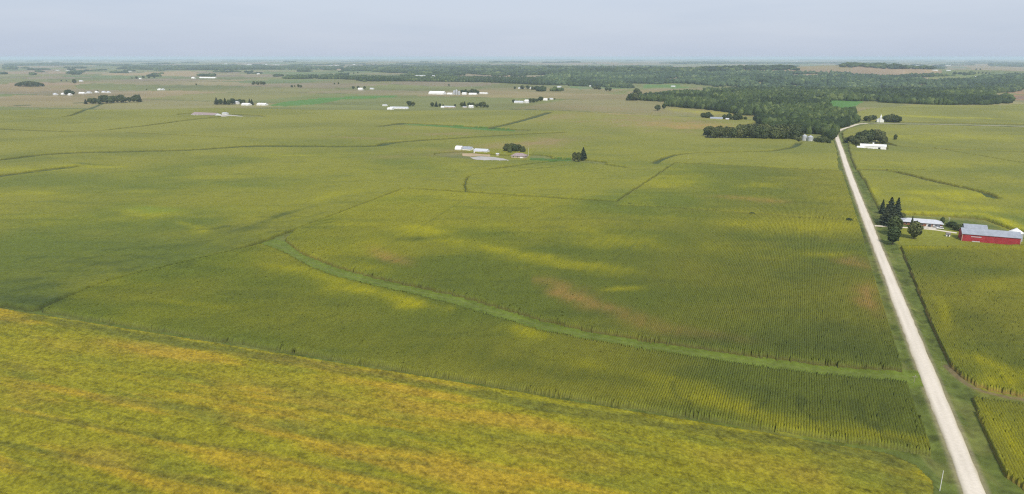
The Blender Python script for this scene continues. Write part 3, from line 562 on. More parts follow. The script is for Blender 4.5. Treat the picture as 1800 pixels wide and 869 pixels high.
NW.append(wood('woodland', 'trees around the small far town on the horizon', [[(10, 116), (160, 115), (240, 118), (400, 119), (600, 121), (600, 118.5), (400, 116.5), (240, 116), (160, 113), (10, 113.5)], [(8, 122), (28, 123), (28, 118), (8, 117)], [(210, 122), (390, 124), (600, 121), (600, 119.5), (390, 120.5), (220, 119.5)]], 34, 20, 17, 1))
NW.append(wood('woodland', 'far bluish woods along the horizon', [[(600, 125), (760, 130), (1000, 132), (1190, 128), (1400, 123), (1400, 120.5), (1180, 121), (1180, 117.5), (1000, 118), (820, 115), (640, 116)], [(1480, 118), (1560, 121), (1640, 122.5), (1660, 119.5), (1560, 115), (1480, 115)], [(1740, 116.5), (1800, 118), (1800, 112), (1740, 111.5)], [(1180, 113), (1500, 112), (1500, 110), (1180, 110.5)]], 42, 27, 18, 1))
NW.append(wood('woodland', 'thin tree line on the ridge at far right', [[(1540, 142), (1600, 137.5), (1640, 135.5), (1712, 132), (1712, 129.5), (1640, 132), (1590, 134), (1540, 138)], [(1700, 152), (1800, 153), (1800, 132), (1770, 131), (1730, 137)]], 20, 12, 15, 1))

_r = random.Random(5); _strips = []
for _i in range(130):
    _y = 105.5 + 30 * _r.random() ** 1.5; _x = _r.uniform(0, 1800 if _y < 118 else 900); _w = _r.uniform(8, 60) * (1.2 if _y < 115 else .6); _t = .25 + (_y - 100) * .022
    _strips.append([(_x, _y), (_x + _w, _y + _r.uniform(-.4, .4)), (_x + _w * .9, _y - _t), (_x + _w * .1, _y - _t)])
NW.append(wood('woodland', 'thin scattered tree lines over the hazy far plain', _strips, 24, 15, 14, 1))
# ------------------------------------------------------------------ single trees
def leafy(seed, H, R, lobes, nclump, size, conif=False):
    r = np.random.default_rng(seed); V, Fc, C = [], [], []
    def add_quads(P, N, s, tone):
        k = len(P); a = np.cross(N, r.normal(size=(k, 3))); a /= np.linalg.norm(a, axis=1)[:, None] + 1e-9; b = np.cross(N, a)
        base = sum(len(v) for v in V); s = s[:, None]
        q = np.stack([P - a * s - b * s * .7, P + a * s - b * s * .6 + N * s * .2, P + a * s * .8 + b * s * .7, P - a * s * .9 + b * s * .6 - N * s * .2], 1).reshape(-1, 3)
        V.append(q); Fc.append(np.arange(k * 4).reshape(-1, 4) + base); C.append(np.repeat(tone, 4, axis=0))
    if conif:
        n = nclump; t = r.random(n) ** .75; z = H * (.06 + .94 * t); rr = R * (1 - t) ** .85 * (.55 + .5 * r.random(n)) * (.85 + .3 * np.sin(z * 3.1)); a = r.random(n) * 6.283
        lob = 1 + .18 * np.sin(a * 3 + seed) + .12 * np.sin(a * 5 + z)
        P = np.stack([np.cos(a) * rr * lob, np.sin(a) * rr * lob, z - rr * .18], 1); N = np.stack([np.cos(a) * .6, np.sin(a) * .6, np.ones(n) * .8], 1) + r.normal(size=(n, 3)) * .3
        N /= np.linalg.norm(N, axis=1)[:, None]; add_quads(P, N, size * (.6 + .6 * r.random(n)) * (1.15 - .6 * t), (.65 + .7 * r.random((n, 1))) * np.ones((1, 3)))
        V0, F0 = ICO[2]; k = sum(len(v) for v in V); tt = (V0[:, 2] + 1) / 2; c = np.stack([V0[:, 0] * R * .75, V0[:, 1] * R * .75, H * (.08 + .8 * tt)], 1); c[:, :2] *= (1.15 - tt)[:, None]
        tri = [c, F0, k]
    else:
        cen = [(0, 0, H * .51, R * .84, H * .47)]
        for i in range(lobes):
            a = 6.283 * i / lobes + r.random(); d = R * (.35 + .3 * r.random()); cen.append((math.cos(a) * d, math.sin(a) * d, H * (.28 + .42 * r.random()), R * (.40 + .2 * r.random()), H * (.18 + .1 * r.random())))
        for (cx, cy, cz, rr, rz) in cen:
            n = int(nclump * (rr * rz) / sum(c[3] * c[4] for c in cen)); D = r.normal(size=(n, 3)); D /= np.linalg.norm(D, axis=1)[:, None]; D[:, 2] = np.where(D[:, 2] < -.5, -D[:, 2], D[:, 2])
            sh = (.78 + .34 * r.random((n, 1))); P = np.array([cx, cy, cz]) + D * np.array([rr, rr, rz]) * sh; N = D + r.normal(size=(n, 3)) * .55; N /= np.linalg.norm(N, axis=1)[:, None]
            add_quads(P, N, size * (.6 + .8 * r.random(n)), (.62 + .5 * r.random() * np.ones((n, 1)) * .6 + .5 * r.random((n, 1))) * np.array([[1, 1, .95]]))
        tri = None
        Vt, Ft = [], []; k = sum(len(v) for v in V); V0, F0 = ICO[2]
        for (cx, cy, cz, rr, rz) in cen:
            Vt.append(np.array([cx, cy, cz]) + V0 * np.array([rr, rr, rz]) * .84 * (.85 + .3 * r.random((len(V0), 1)))); Ft.append(F0 + k); k += len(V0)
        tri = [np.vstack(Vt), np.vstack(Ft), 0]
        tri[1] = tri[1]
    k = sum(len(v) for v in V); T = tri[1] + (k if conif else 0)
    allv = np.vstack(V + [tri[0]]); allc = np.vstack(C + [np.full((len(tri[0]), 3), .7)])
    me = bpy.data.meshes.new('crown'); me.from_pydata(allv.tolist(), [], [tuple(f) for f in np.vstack(Fc).tolist()] + [tuple(f) for f in T.tolist()]); me.update()
    at = me.color_attributes.new('Col', 'FLOAT_COLOR', 'POINT'); at.data.foreach_set('color', np.hstack([allc, np.ones((len(allc), 1))]).astype(np.float32).ravel())
    return me
def trunk_mesh(H, r, seed, conif):
    rr = random.Random(seed); b = MB(); b.tube((0, 0, -.5), (0, 0, H * (.85 if conif else .45)), r, r * (.25 if conif else .6), 8)
    if not conif:
        for i in range(5):
            a = i * 1.26 + rr.random(); b.tube((0, 0, H * (.28 + .04 * i)), (math.cos(a) * H * .2, math.sin(a) * H * .2, H * (.5 + .05 * i)), r * .45, r * .15, 5)
    return b.mesh('trunk', M_BARK)
PROTO = {}
def proto(kind, mat, n, H, R, lobes, nc, size, conif=False):
    PROTO[kind] = []
    for i in range(n):
        cm = leafy(100 + i * 7 + len(PROTO) * 50, H, R * (.9 + .08 * i), lobes + i % 3, nc, size, conif); cm.materials.append(mat)
        PROTO[kind].append((cm, trunk_mesh(H, R * .06 + .12, i, conif), H, R))
proto('broad', M_LEAF, 4, 12, 5.6, 6, 900, .62); proto('pale', M_LEAF2, 2, 12, 5.0, 5, 800, .6); proto('spruce', M_SPRUCE, 3, 18, 4.7, 0, 1500, .85, True); proto('cedar', M_LEAF, 2, 13, 3.8, 5, 1100, .6)
ORD = ['first', 'second', 'third', 'fourth', 'fifth', 'sixth', 'seventh', 'eighth', 'ninth', 'tenth', 'eleventh', 'twelfth', 'thirteenth', 'fourteenth', 'fifteenth', 'sixteenth', 'seventeenth', 'eighteenth', 'nineteenth', 'twentieth'] + ['twenty-' + s for s in ('first', 'second', 'third', 'fourth', 'fifth', 'sixth', 'seventh', 'eighth', 'ninth')] + ['thirtieth'] + ['thirty-' + s for s in ('first', 'second', 'third', 'fourth', 'fifth', 'sixth', 'seventh', 'eighth', 'ninth')] + ['fortieth'] + ['forty-' + s for s in ('first', 'second', 'third', 'fourth', 'fifth')]
KIND_WORD = {'broad': ('broadleaf_tree', 'dark leafy tree'), 'pale': ('broadleaf_tree', 'pale green tree'), 'spruce': ('spruce_tree', 'dark pointed spruce'), 'cedar': ('cedar_tree', 'dense dark cedar'), 'shrub': ('shrub', 'low leafy shrub')}
def one_tree(kind, px, py, ptop, label, group=None, wide=1.0):
    x, y = px2w([px], [py]); x, y = float(x[0]), float(y[0]); k = (py - ptop) / max(py - YH, 1); Hh = CAM_H * k * .98; base = H1(x, y)
    Hh = max(1.5, min(Hh * (1 - base / CAM_H), 24)); pk = 'broad' if kind == 'shrub' else kind
    cm, tm, ph, R = random.choice(PROTO[pk]); name = KIND_WORD[kind][0]
    e = bpy.data.objects.new(name, None); COL.objects.link(e); e.location = (x, y, base); e.rotation_euler = (0, 0, random.random() * 6.28); s = Hh / ph; w = s * wide * random.uniform(.92, 1.1); e.scale = (w, w, s)
    tag(e, label, 'shrub' if kind == 'shrub' else 'tree', group)
    link('crown', cm, e); link('trunk', tm, e); return e
def cluster(group, place, items):
    items = sorted(items, key=lambda t: t[1]); n = len(items)
    for i, (k, px, py, tp, *w) in enumerate(items):
        pos = 'leftmost' if i == 0 else 'rightmost' if i == n - 1 else ORD[i] + ' from left'
        one_tree(k, px, py, tp, f'{KIND_WORD[k][1]}, {pos} {place}' if n > 1 else f'{KIND_WORD[k][1]} {place}', group, *(w or [1.0]))
B, Pn, S, Cd, Sh = 'broad', 'pale', 'spruce', 'cedar', 'shrub'
cluster('spruces beside the long farmhouse', 'of the spruces by the driveway', [(S, 1550, 376, 349, .95), (S, 1562, 392, 344, 1.15), (S, 1575, 386, 345, 1.05), (S, 1555, 394, 360, 1.3), (S, 1567, 399, 362, 1.3), (S, 1602, 399, 378, .7)])
cluster('cedars beside the driveway', 'of the cedars beside the driveway', [(Cd, 1570, 413, 378, 1.25), (Cd, 1569, 430, 396, 1.2), (Cd, 1578, 408, 384, 1.1), (Cd, 1606, 420, 387, 1.25)])
cluster('small trees around the farmhouse', 'of the small trees around the farmhouse', [(B, 1585, 386, 374, 1.2), (Pn, 1656, 394, 381, .8), (Sh, 1672, 400, 389, 1.4), (Sh, 1678, 405, 396, 1.3), (B, 1684, 406, 393, 1.0), (Sh, 1620, 401, 397, 1.3), (Sh, 1647, 395, 391, 1.2), (Sh, 1665, 397, 392, 1.3)])
cluster('trees behind the brown roofed house', 'behind the brown roofed farmhouse', [(B, 892, 268, 252, .9), (B, 899, 268, 251, .9), (B, 906, 269, 253, .95), (B, 912, 268, 253, .9), (B, 919, 270, 257, .8), (Pn, 896, 271, 258, .9)])
cluster('trees standing in the corn', 'of the clump standing alone in the corn', [(Cd, 1010, 285, 267, 1.0), (Cd, 1017, 285, 267, 1.0), (S, 1025, 282, 258, 1.15), (Cd, 1028, 280, 268, .8)])
cluster('grove behind the white shed', 'of the grove behind the long white shed', [(B, 1488, 251, 241), (B, 1496, 252, 238), (Cd, 1504, 251, 236), (B, 1512, 249, 231), (B, 1521, 249, 228), (B, 1530, 250, 227), (Pn, 1538, 250, 226), (B, 1546, 252, 229), (B, 1550, 255, 236), (B, 1505, 257, 244), (B, 1515, 255, 238), (B, 1526, 253, 233), (B, 1500, 255, 243)])
one_tree(Cd, 1573, 248, 236, 'lone dark round tree standing in the corn right of the grove', None, .9)
cluster('trees beside the white church', 'of the trees around the white church', [(B, 1522, 213, 204), (Pn, 1528, 214, 203), (B, 1534, 213, 202), (Pn, 1538, 212, 203), (B, 1555, 214, 203), (B, 1561, 215, 201), (B, 1567, 215, 200), (B, 1573, 215.5, 202), (B, 1578, 215.5, 204)])
cluster('shrubs beside the grain bins', 'of the trees beside the two grain bins', [(B, 1437, 252, 241), (B, 1444, 253, 241), (Pn, 1450, 252, 240), (B, 1456, 254, 243), (B, 1404, 250, 241), (Pn, 1398, 248, 237), (B, 1433, 250, 242)])
belt = [(random.choice([B, B, Pn]), 1243 + i * 5.3 + random.uniform(-1, 1), 242.5 + random.uniform(-2.5, 1) + i * .15, 222 + random.uniform(-1.5, 3), 1.0) for i in range(30)]
belt += [(random.choice([B, B, Pn]), 1300 + i * 7.5 + random.uniform(-1, 1), 237 + random.uniform(-1, 1), 218 + random.uniform(-1.5, 2), 1.0) for i in range(14)]
cluster('shelterbelt of trees left of the grain bins', 'in the belt by the bins', belt)
cluster('pair of trees in the far field', 'of the pair left of the dark wood', [(B, 1156, 195, 184, 1.2), (B, 1167, 192, 182)])
cluster('trees around the grey farm shed', 'of the trees by the long grey shed', [(B, 1236, 208, 198, 1.1), (B, 1244, 209, 197, 1.2), (B, 1273, 211, 201), (B, 1281, 212, 199), (B, 1294, 213, 199, 1.2), (B, 1301, 212, 202), (B, 1252, 208, 202), (Sh, 1310, 212, 205)])
cluster('tree row in the left fields', 'of the tree row in the left fields', [(S, 151, 183, 174, 1.6)] + [(k, x, b, t, 1.05) for k, x, b, t in [(B, 160, 183, 172), (B, 167, 183, 172), (B, 174, 183, 174), (B, 181, 182, 167), (B, 187, 182, 166), (Pn, 194, 182, 169), (B, 200, 181, 168), (B, 207, 181, 168), (B, 214, 181, 166), (B, 221, 180, 171), (B, 228, 180, 171), (B, 235, 180, 169), (B, 241, 180, 166), (S, 246, 179, 165)]])
cluster('grove at the far left', 'of the oval grove at far left', [(B, 29 + i * 3.3, 151.5 + (i % 3) * .5, 151 - (3.5 + 5 * math.sin(3.1 * (i + .6) / 15)), 1.25) for i in range(15)])
cluster('windbreak of the white roofed farm', 'of the windbreak by the white roofed farm', [(S, 381, 184, 171, 1.3), (B, 388, 184.5, 174), (S, 396, 184, 172, 1.3), (B, 403, 184.5, 175), (B, 409, 184, 173), (B, 416, 183, 175), (B, 422, 183, 174), (B, 428, 184, 175), (S, 439, 184, 173, 1.2), (S, 443, 185, 174, 1.2)])
cluster('trees along the far lane', 'in the two clumps beside the low grey farmhouse', [(B, 760, 188, 180), (S, 767, 188, 178, 1.4), (B, 773, 188, 182), (B, 779, 188.5, 183.5), (B, 800, 188, 183), (B, 812, 188, 180), (S, 817, 188, 178, 1.4), (B, 825, 188, 180), (B, 831, 188, 180), (B, 838, 189, 182), (B, 845, 189, 180), (B, 850, 189, 178.5), (B, 857, 190, 184)])
cluster('trees by the long white hog barn', 'of the pair right of the long white barn', [(B, 720, 187, 177.5, 1.1), (B, 726, 187, 179, 1.1)])
cluster('trees by the white grain farm', 'of the trees by the tall grain bins', [(B, 813, 166, 158), (B, 819, 166, 157), (B, 825, 166, 158.5), (B, 831, 166, 156), (B, 836, 166, 157), (B, 840, 166, 159)])
cluster('trees at the mid distance farm', 'of the trees at the mid distance farm', [(B, 903, 181, 175, 1.2), (B, 909, 181, 176.5, 1.2), (B, 932, 181, 173, 1.2), (B, 938, 181, 173, 1.2), (B, 944, 180, 174, 1.2), (B, 950, 178, 170, 1.2), (Sh, 965, 176, 173, 1.3), (Sh, 975, 175.5, 173, 1.3)])
cluster('trees at the far centre farm', 'of the trees near the far centre farmyard', [(B, 905, 157, 152), (B, 918, 157, 150, 1.2), (B, 928, 157, 150.5, 1.2), (B, 936, 158, 152), (B, 1045, 157.5, 151, 1.3), (B, 1052, 158, 151, 1.3), (B, 1066, 160, 154, 1.2), (B, 1072, 160.5, 154, 1.2)])
cluster('tall trees at the left end of the wood', 'of the tall trees where the dark wood begins', [(B, 1109, 177, 164, 1.1), (B, 1116, 177, 160, 1.1), (B, 1119, 168, 152, 1.1), (B, 1124, 170, 160), (B, 1104, 177, 169)])
cluster('scattered trees on the far left plain', 'of the scattered trees on the far left plain', [(B, 131, 147, 139), (B, 108, 143.5, 140.5), (B, 117, 143.5, 141), (B, 117, 167, 158), (B, 122, 167, 157.5), (B, 128, 167, 160), (B, 240, 139, 134.5), (B, 252, 138, 133.5), (B, 262, 138, 133.5), (B, 271, 138, 134), (B, 232, 139, 136), (Sh, 345, 150, 147), (B, 172, 162, 158.5), (B, 258, 159, 156.5), (B, 298, 159, 157), (B, 286, 142, 140.5)])
cluster('scattered trees on the centre plain', 'of the scattered trees on the centre plain', [(B, 446, 149.5, 142.5), (B, 453, 149.5, 143), (B, 459, 149.5, 142.5), (B, 464, 149.5, 143.5), (B, 513, 154, 149.5), (B, 518, 153, 150), (B, 525, 154, 148.5), (B, 529, 154, 149.5), (B, 621, 157, 151.5), (B, 630, 156.5, 151), (B, 641, 156.5, 151.5), (B, 789, 151.5, 147.5), (B, 588, 149, 145.5), (B, 595, 148.5, 145), (B, 452, 130, 126), (B, 460, 130, 126.5), (B, 613, 131, 127.5), (B, 622, 131, 127.5), (B, 629, 129.5, 126.5)])
cluster('orchard like trees on the far right ridge', 'of the dots of trees on the far right field', [(B, 1713, 130.5, 126.5), (B, 1720, 130, 126.5), (B, 1727, 130, 126.5), (B, 1733, 130.5, 127), (B, 1716, 123.5, 120.5), (B, 1723, 123.5, 120.5), (B, 1739, 130.5, 127.5)])

# ------------------------------------------------------------------ buildings
def place(px, py):
    x, y = px2w([px], [py]); return float(x[0]), float(y[0])
def mpp(py): return CAM_H / ((py - YH) * math.cos(PITCH))
def windows(mb_list, parent):
    for (x0, x1, y0, y1, z0, z1) in mb_list:
        w = MB().box(x0 - .08, x1 + .08, y0 - .03, y1 + .03, z0 - .08, z1 + .08).build('window', M_WHITE2, parent)
        MB().box(x0, x1, y0 - .05, y1 + .05, z0, z1).build('pane', M_GLASS, w)
def building(name, label, px, py, L, Wd, wh, rh, wall, roof, turn=0.0, cat='barn', group=None, hip=False, arch=False, doors=(), wins=0, over=.4, sink=.0, chimney=False, cupola=0, trim=None):
    x, y = place(px, py); rz = -RA + math.radians(turn); e = bpy.data.objects.new(name, None); COL.objects.link(e)
    pts = [(x + (a * math.cos(rz) - b * math.sin(rz)), y + (a * math.sin(rz) + b * math.cos(rz))) for a in (-L / 2, 0, L / 2) for b in (-Wd / 2, Wd / 2)]
    e.location = (x, y, min(H1(*p) for p in pts) - .1); e.rotation_euler = (0, 0, rz); tag(e, label, cat, group)
    l, w = L / 2, Wd / 2
    if arch:
        n = 14; prof = [(math.cos(math.pi * i / n) * w, math.sin(math.pi * i / n) * rh + wh) for i in range(n + 1)]
        MB().prism([(-w + .15, -.4), (w - .15, -.4)] + [(p[0] * .97, p[1] * .98) for p in prof], -l + .1, l - .1).build('wall', wall, e)
        outer = prof + [(p[0] * .975, p[1] - .12) for p in reversed(prof)]
        m = MB(); k = n + 1
        V = [(s, a, b) for s in (-l, l) for a, b in outer]; N = len(outer)
        m.add(V, [(i, i + 1, N + i + 1, N + i) for i in range(n)] + [(N - 1 - i, N - 2 - i, 2 * N - 2 - i, 2 * N - 1 - i) for i in range(n)] + [(i, N - 1 - i, N - 2 - i, i + 1) for i in range(n)] + [(N + i, N + i + 1, 2 * N - 2 - i, 2 * N - 1 - i) for i in range(n)])
        rf = m.build('roof', roof, e)
    elif hip:
        MB().box(-l, l, -w, w, -.6, wh).build('wall', wall, e)
        o = over; t = .16; V = [(-l - o, -w - o, wh), (l + o, -w - o, wh), (l + o, w + o, wh), (-l - o, w + o, wh), (-l - o, -w - o, wh + t), (l + o, -w - o, wh + t), (l + o, w + o, wh + t), (-l - o, w + o, wh + t), (-l + w * .8, 0, wh + rh), (l - w * .8, 0, wh + rh)]
        rf = MB().add(V, [(0, 3, 2, 1), (0, 1, 5, 4), (1, 2, 6, 5), (2, 3, 7, 6), (3, 0, 4, 7), (4, 5, 9, 8), (6, 7, 8, 9), (5, 6, 9), (7, 4, 8)]).build('roof', roof, e)
    else:
        MB().prism([(-w, -.6), (w, -.6), (w, wh), (0, wh + rh), (-w, wh)], -l, l).build('wall', wall, e)
        o = over; sl = rh / w; t = .18; yo = w + o; zo = wh - o * sl
        rf = MB().prism([(-yo, zo + .03), (0, wh + rh + .03), (yo, zo + .03), (yo, zo + t + .03), (0, wh + rh + t + .03), (-yo, zo + t + .03)], -l - o, l + o).build('roof', roof, e)
    if chimney: MB().box(-.5, .4, -.4, .4, wh + rh * .4, wh + rh + 1.0).build('chimney', M_BRICK, rf)
    for i in range(cupola):
        cx = (i + .5) / cupola * L * .8 - L * .4
        MB().box(cx - .9, cx + .9, -.9, .9, wh + rh - .5, wh + rh + 1.3).prism([(-1.2, wh + rh + 1.3), (1.2, wh + rh + 1.3), (0, wh + rh + 2.3)], cx - 1.2, cx + 1.2).build('cupola', roof, rf)
    for (cx, dw, dh, side, mat) in doors:       # side: f front (towards the camera), l / r gable ends
        if side == 'f': d = MB().box(cx - dw / 2, cx + dw / 2, -w - .08, -w + .04, 0, dh)
        else: s = -1 if side == 'l' else 1; d = MB().box(s * l - .08, s * l + .08, cx - dw / 2, cx + dw / 2, 0, dh)
        d.build('door', mat, e)
    for i in range(wins):
        cx = -l + L * (i + .5) / wins; windows([(cx - .6, cx + .6, -w - .02, -w + .02, 1.0, min(2.1, wh - .3))], e)
    if trim:
        for sx in (-l, l): MB().box(sx - .14, sx + .14, -w - .12, -w + .12, 0, wh - .1).build('corner_trim', trim, e)
        MB().box(-l, l, -w - .07, -w + .02, wh - .32, wh - .12).build('eave_trim', trim, e)
    return e
def grain_bin(label, px, py, D, h, rh, group=None, roofm=None):
    x, y = place(px, py); e = bpy.data.objects.new('grain_bin', None); COL.objects.link(e); e.location = (x, y, H1(x, y) - .1); tag(e, label, 'grain bin', group)
    r = D / 2; prof = [(0, -.3), (r, -.3)]
    k = max(int(h / .8), 4)
    for i in range(k): prof += [(r, h * i / k), (r + .05, h * (i + .5) / k)]
    MB().lathe(prof + [(r, h)], 28).build('wall', M_STEEL, e)
    rf = MB().lathe([(r + .12, h), (r * .15, h + rh), (0, h + rh + .02)], 28).build('roof', roofm or M_STEEL, e)
    MB().lathe([(r * .15, h + rh - .1), (r * .15, h + rh + .3), (0, h + rh + .42)], 12).build('cap', M_PALE, rf)
    b = MB(); a = -1.9; b.tube((math.cos(a) * (r + .1), math.sin(a) * (r + .1), 0), (math.cos(a) * (r + .1), math.sin(a) * (r + .1), h), .12, .12, 6); b.build('ladder', M_PALE, e)
    a = -1.3; d = MB().box(-.5, .5, -r - .12, -r + .25, 0, 2.0).build('door', M_PALE, e); return e

building('red_barn', 'long red barn with grey metal roof right of the farmhouse', 1737, 424, 36, 13, 5.6, 3.0, M_RED, M_GREYROOF, doors=[(-9, 5, .7, 'f', M_PALEROOF), (6, 4.2, 4.0, 'f', M_RED), (0, 4.5, 4.2, 'l', M_RED)], trim=M_TAN, over=.5)
_b = bpy.context.scene.objects['red_barn']; MB().box(-12.5, -6.0, -6.62, -6.46, 3.6, 4.1).build('window', M_PALEROOF, _b)
building('machine_shed', 'grey blue roofed shed behind the red barn', 1712, 407, 15, 9, 3.6, 2.0, M_GREYROOF, M_GREYROOF, doors=[(0, 4, 3.2, 'l', M_WHITE)], cat='shed')
grain_bin('large pale bin with white cone roof right of the red barn', 1783, 423, 9.6, 6.4, 2.8, roofm=M_WHITE2)
building('farmhouse', 'long low brick farmhouse with pale metal roof behind the cedars', 1619, 395, 28, 10.5, 2.7, 2.3, M_BRICK, M_PALEROOF, cat='house', hip=True, doors=[(9.6, 4.6, 2.3, 'f', M_WHITE), (-2, 1.0, 2.1, 'f', M_WHITE2), (4.6, 3.4, 2.3, 'f', M_WHITE)], wins=5, over=.9)
building('garden_shelter', 'tiny grey roofed shelter on the farmhouse lawn', 1666, 415.5, 2.6, 2.2, 1.9, .9, M_WHITE2, M_DARKROOF, cat='shelter', doors=[(0, .9, 1.7, 'f', M_GLASS)], over=.3)
building('poultry_shed', 'long white shed with raised ridge vent before the dark grove', 1534, 261.5, 34, 11, 4.4, 2.2, M_WHITE, M_WHITE, cupola=1, cat='shed', doors=[(8, 3, 3, 'f', M_GLASS), (-8, 3, 3, 'f', M_PALE)])
building('white_shed', 'small white lean shed left of the long white shed', 1512, 262, 9, 7, 2.6, 1.5, M_WHITE2, M_WHITE, cat='shed', doors=[(0, 2.4, 2.2, 'f', M_PALE)])
ch = building('church', 'tiny white country church with pointed steeple among trees', 1547, 215, 9.5, 13, 5.0, 4.2, M_WHITE2, M_WHITE, turn=90, cat='church', doors=[(0, 2, 2.8, 'l', M_BROWNROOF)])
MB().box(-5.9, -3.1, -1.4, 1.4, 0, 11.2).build('tower', M_WHITE2, ch); MB().add([(-6.1, -1.6, 11.2), (-2.9, -1.6, 11.2), (-2.9, 1.6, 11.2), (-6.1, 1.6, 11.2), (-4.5, 0, 16.5)], [(0, 1, 4), (1, 2, 4), (2, 3, 4), (3, 0, 4), (3, 2, 1, 0)]).build('steeple', M_WHITE, ch)
grain_bin('left one of the two silver bins at the end of the tree belt', 1413.5, 247, 8.6, 7.2, 2.5, 'silver bins by the tree belt'); grain_bin('right one of the two silver bins at the end of the tree belt', 1424, 248, 8.6, 6.6, 2.4, 'silver bins by the tree belt')
# farm in the corn, centre
building('hoop_shed', 'white round topped hoop shed at the left of the centre farm', 808, 266, 9.5, 12, 3.4, 4.4, M_WHITE2, M_WHITE, cat='shed', arch=True, doors=[(0, 5, 3.6, 'l', M_GLASS)])
building('machine_shed', 'silver roofed shed joined beside the white hoop shed', 823, 266.5, 13, 11, 4.4, 2.6, M_WHITE, M_GREYROOF, cat='shed', doors=[(0, 4, 3.6, 'f', M_WHITE2)])
building('machine_shed', 'pale grey shed with brownish roof right of the silver shed', 847, 269.5, 20, 11, 3.8, 2.4, M_WHITE2, M_PALEROOF, cat='shed', doors=[(-4, 4, 3.2, 'f', M_PALE), (4, 4, 3.2, 'f', M_PALE)])
building('farmhouse', 'brown roofed farmhouse with pale brick walls below the centre trees', 913, 277, 19, 12, 2.8, 3.4, M_TAN, M_BROWNROOF, cat='house', hip=True, doors=[(5, 4, 2.2, 'f', M_WHITE)], wins=3, chimney=True, over=.7)
building('farm_hut', 'small low tan hut beside the pale concrete yard', 875, 273.5, 4, 3, 2.2, .9, M_TAN, M_PALEROOF, cat='shed', doors=[(0, 1, 1.9, 'f', M_PALE)])
def bm_(px0, px1, py): return (px1 - px0) * mpp(py) / math.cos(RA)
def far(name, label, px0, px1, py, wd, wh, rh, wall, roof, **k):
    return building(name, label, (px0 + px1) / 2, py, bm_(px0, px1, py), wd, wh, rh, wall, roof, **k)
D1 = [(0, 4, 3.4, 'f', M_PALE)]
far('hog_barn', 'very long mauve roofed barn in the left fields', 339, 386, 203, 22, 2.8, 4.0, M_WHITE, M_BROWNROOF, doors=D1, wins=8)
far('feed_shed', 'small pale shed at the right end of the mauve barn', 392, 401, 201.5, 9, 3, 1.6, M_WHITE2, M_PALEROOF, cat='shed', doors=D1)
far('machine_shed', 'white roofed shed before the windbreak spruces', 426, 441, 185.5, 14, 3.5, 3.2, M_WHITE, M_WHITE, cat='shed', doors=D1)
far('machine_shed', 'white roofed shed at the tip of the bright green field', 453, 470, 185.5, 14, 3.5, 3.2, M_WHITE, M_WHITE, cat='shed', doors=D1)
far('farmhouse', 'white house half hidden between the windbreak trees', 412, 420, 183.5, 9, 6, 3, M_WHITE2, M_PALEROOF, cat='house', wins=2)
far('hog_barn', 'long white barn left of the paired trees', 687, 717, 191.5, 13, 2.8, 2.6, M_WHITE, M_PALEROOF, turn=12, doors=D1, wins=5)
far('hog_barn', 'short white barn in front of the long white barn', 682, 691, 193, 10, 2.8, 2.4, M_WHITE, M_WHITE, doors=D1, cat='barn')
far('farm_hut', 'tiny pale hut left of the long white barn', 673, 681, 186.5, 7, 2.5, 1.5, M_WHITE2, M_PALEROOF, cat='shed', doors=[(0, 1.5, 2, 'f', M_PALE)])
far('farmhouse', 'low grey roofed farmhouse between two tree clumps', 781, 800, 190, 10, 3, 2.2, M_TAN, M_PALEROOF, cat='house', wins=4, doors=[(3, 1, 2, 'f', M_WHITE)])
far('farm_hut', 'white hut left of the low grey farmhouse', 776, 781, 190, 7, 3, 2, M_WHITE, M_WHITE, cat='shed', doors=[(0, 2, 2, 'f', M_PALE)])
far('farmhouse', 'white house within the right tree clump', 825, 832, 190, 9, 4.5, 2.6, M_WHITE2, M_WHITE, cat='house', wins=2)
far('farm_hut', 'pale hut between the two tree clumps', 814, 821, 190, 6, 2.5, 1.2, M_TAN, M_PALEROOF, cat='shed', doors=[(0, 1.5, 2, 'f', M_PALE)])
far('cattle_shed', 'largest bright white roofed shed at the grain farm', 756, 782, 166, 26, 4.5, 6.5, M_WHITE, M_WHITE, doors=D1, cat='shed')
far('machine_shed', 'low white shed right of the largest white shed', 787, 796, 166.5, 14, 3.5, 3, M_WHITE2, M_WHITE, doors=D1, cat='shed')
far('farmhouse', 'white house among trees right of the grain bins', 813, 820, 167, 10, 5, 3.5, M_WHITE2, M_WHITE, cat='house', wins=2)
far('machine_shed', 'white shed at the right edge of the grain farm trees', 825, 838, 167, 12, 4, 3, M_WHITE, M_WHITE, doors=D1, cat='shed')
far('machine_shed', 'long low white shed ending the grain farm on the right', 841, 857, 165.5, 12, 3, 2.4, M_WHITE, M_WHITE, doors=D1, cat='shed')
for i, (a, h, lab) in enumerate([(798.5, 12, 'tallest silver bin at the left of the grain farm bins'), (802.5, 15, 'broad silver bin second in the grain farm row'), (807, 10, 'short silver bin at the right of the grain farm bins')]): grain_bin(lab, a, 166.5 + .2 * i, 8, h, 3, 'tall bins of the grain farm')
far('machine_shed', 'white shed left of the trees at the mid distance farm', 905, 920, 181.5, 12, 3.5, 3, M_WHITE2, M_PALEROOF, doors=D1, cat='shed')
far('farmhouse', 'tall white farmhouse between shed and trees at the mid distance farm', 923, 929, 181.5, 9, 6, 3.5, M_WHITE2, M_WHITE, cat='house', wins=2)
far('machine_shed', 'small white shed right of the mid distance farm trees', 956, 962, 177, 10, 3.5, 3, M_WHITE, M_WHITE, doors=D1, cat='shed')
far('farm_hut', 'pale hut at the end of the mid distance lane', 966, 972, 175.5, 8, 3, 2, M_WHITE2, M_PALEROOF, cat='shed', doors=D1)
far('farmhouse', 'white house below the thin tree belt', 630, 638, 159, 10, 6, 4, M_WHITE2, M_WHITE, cat='house', wins=2)
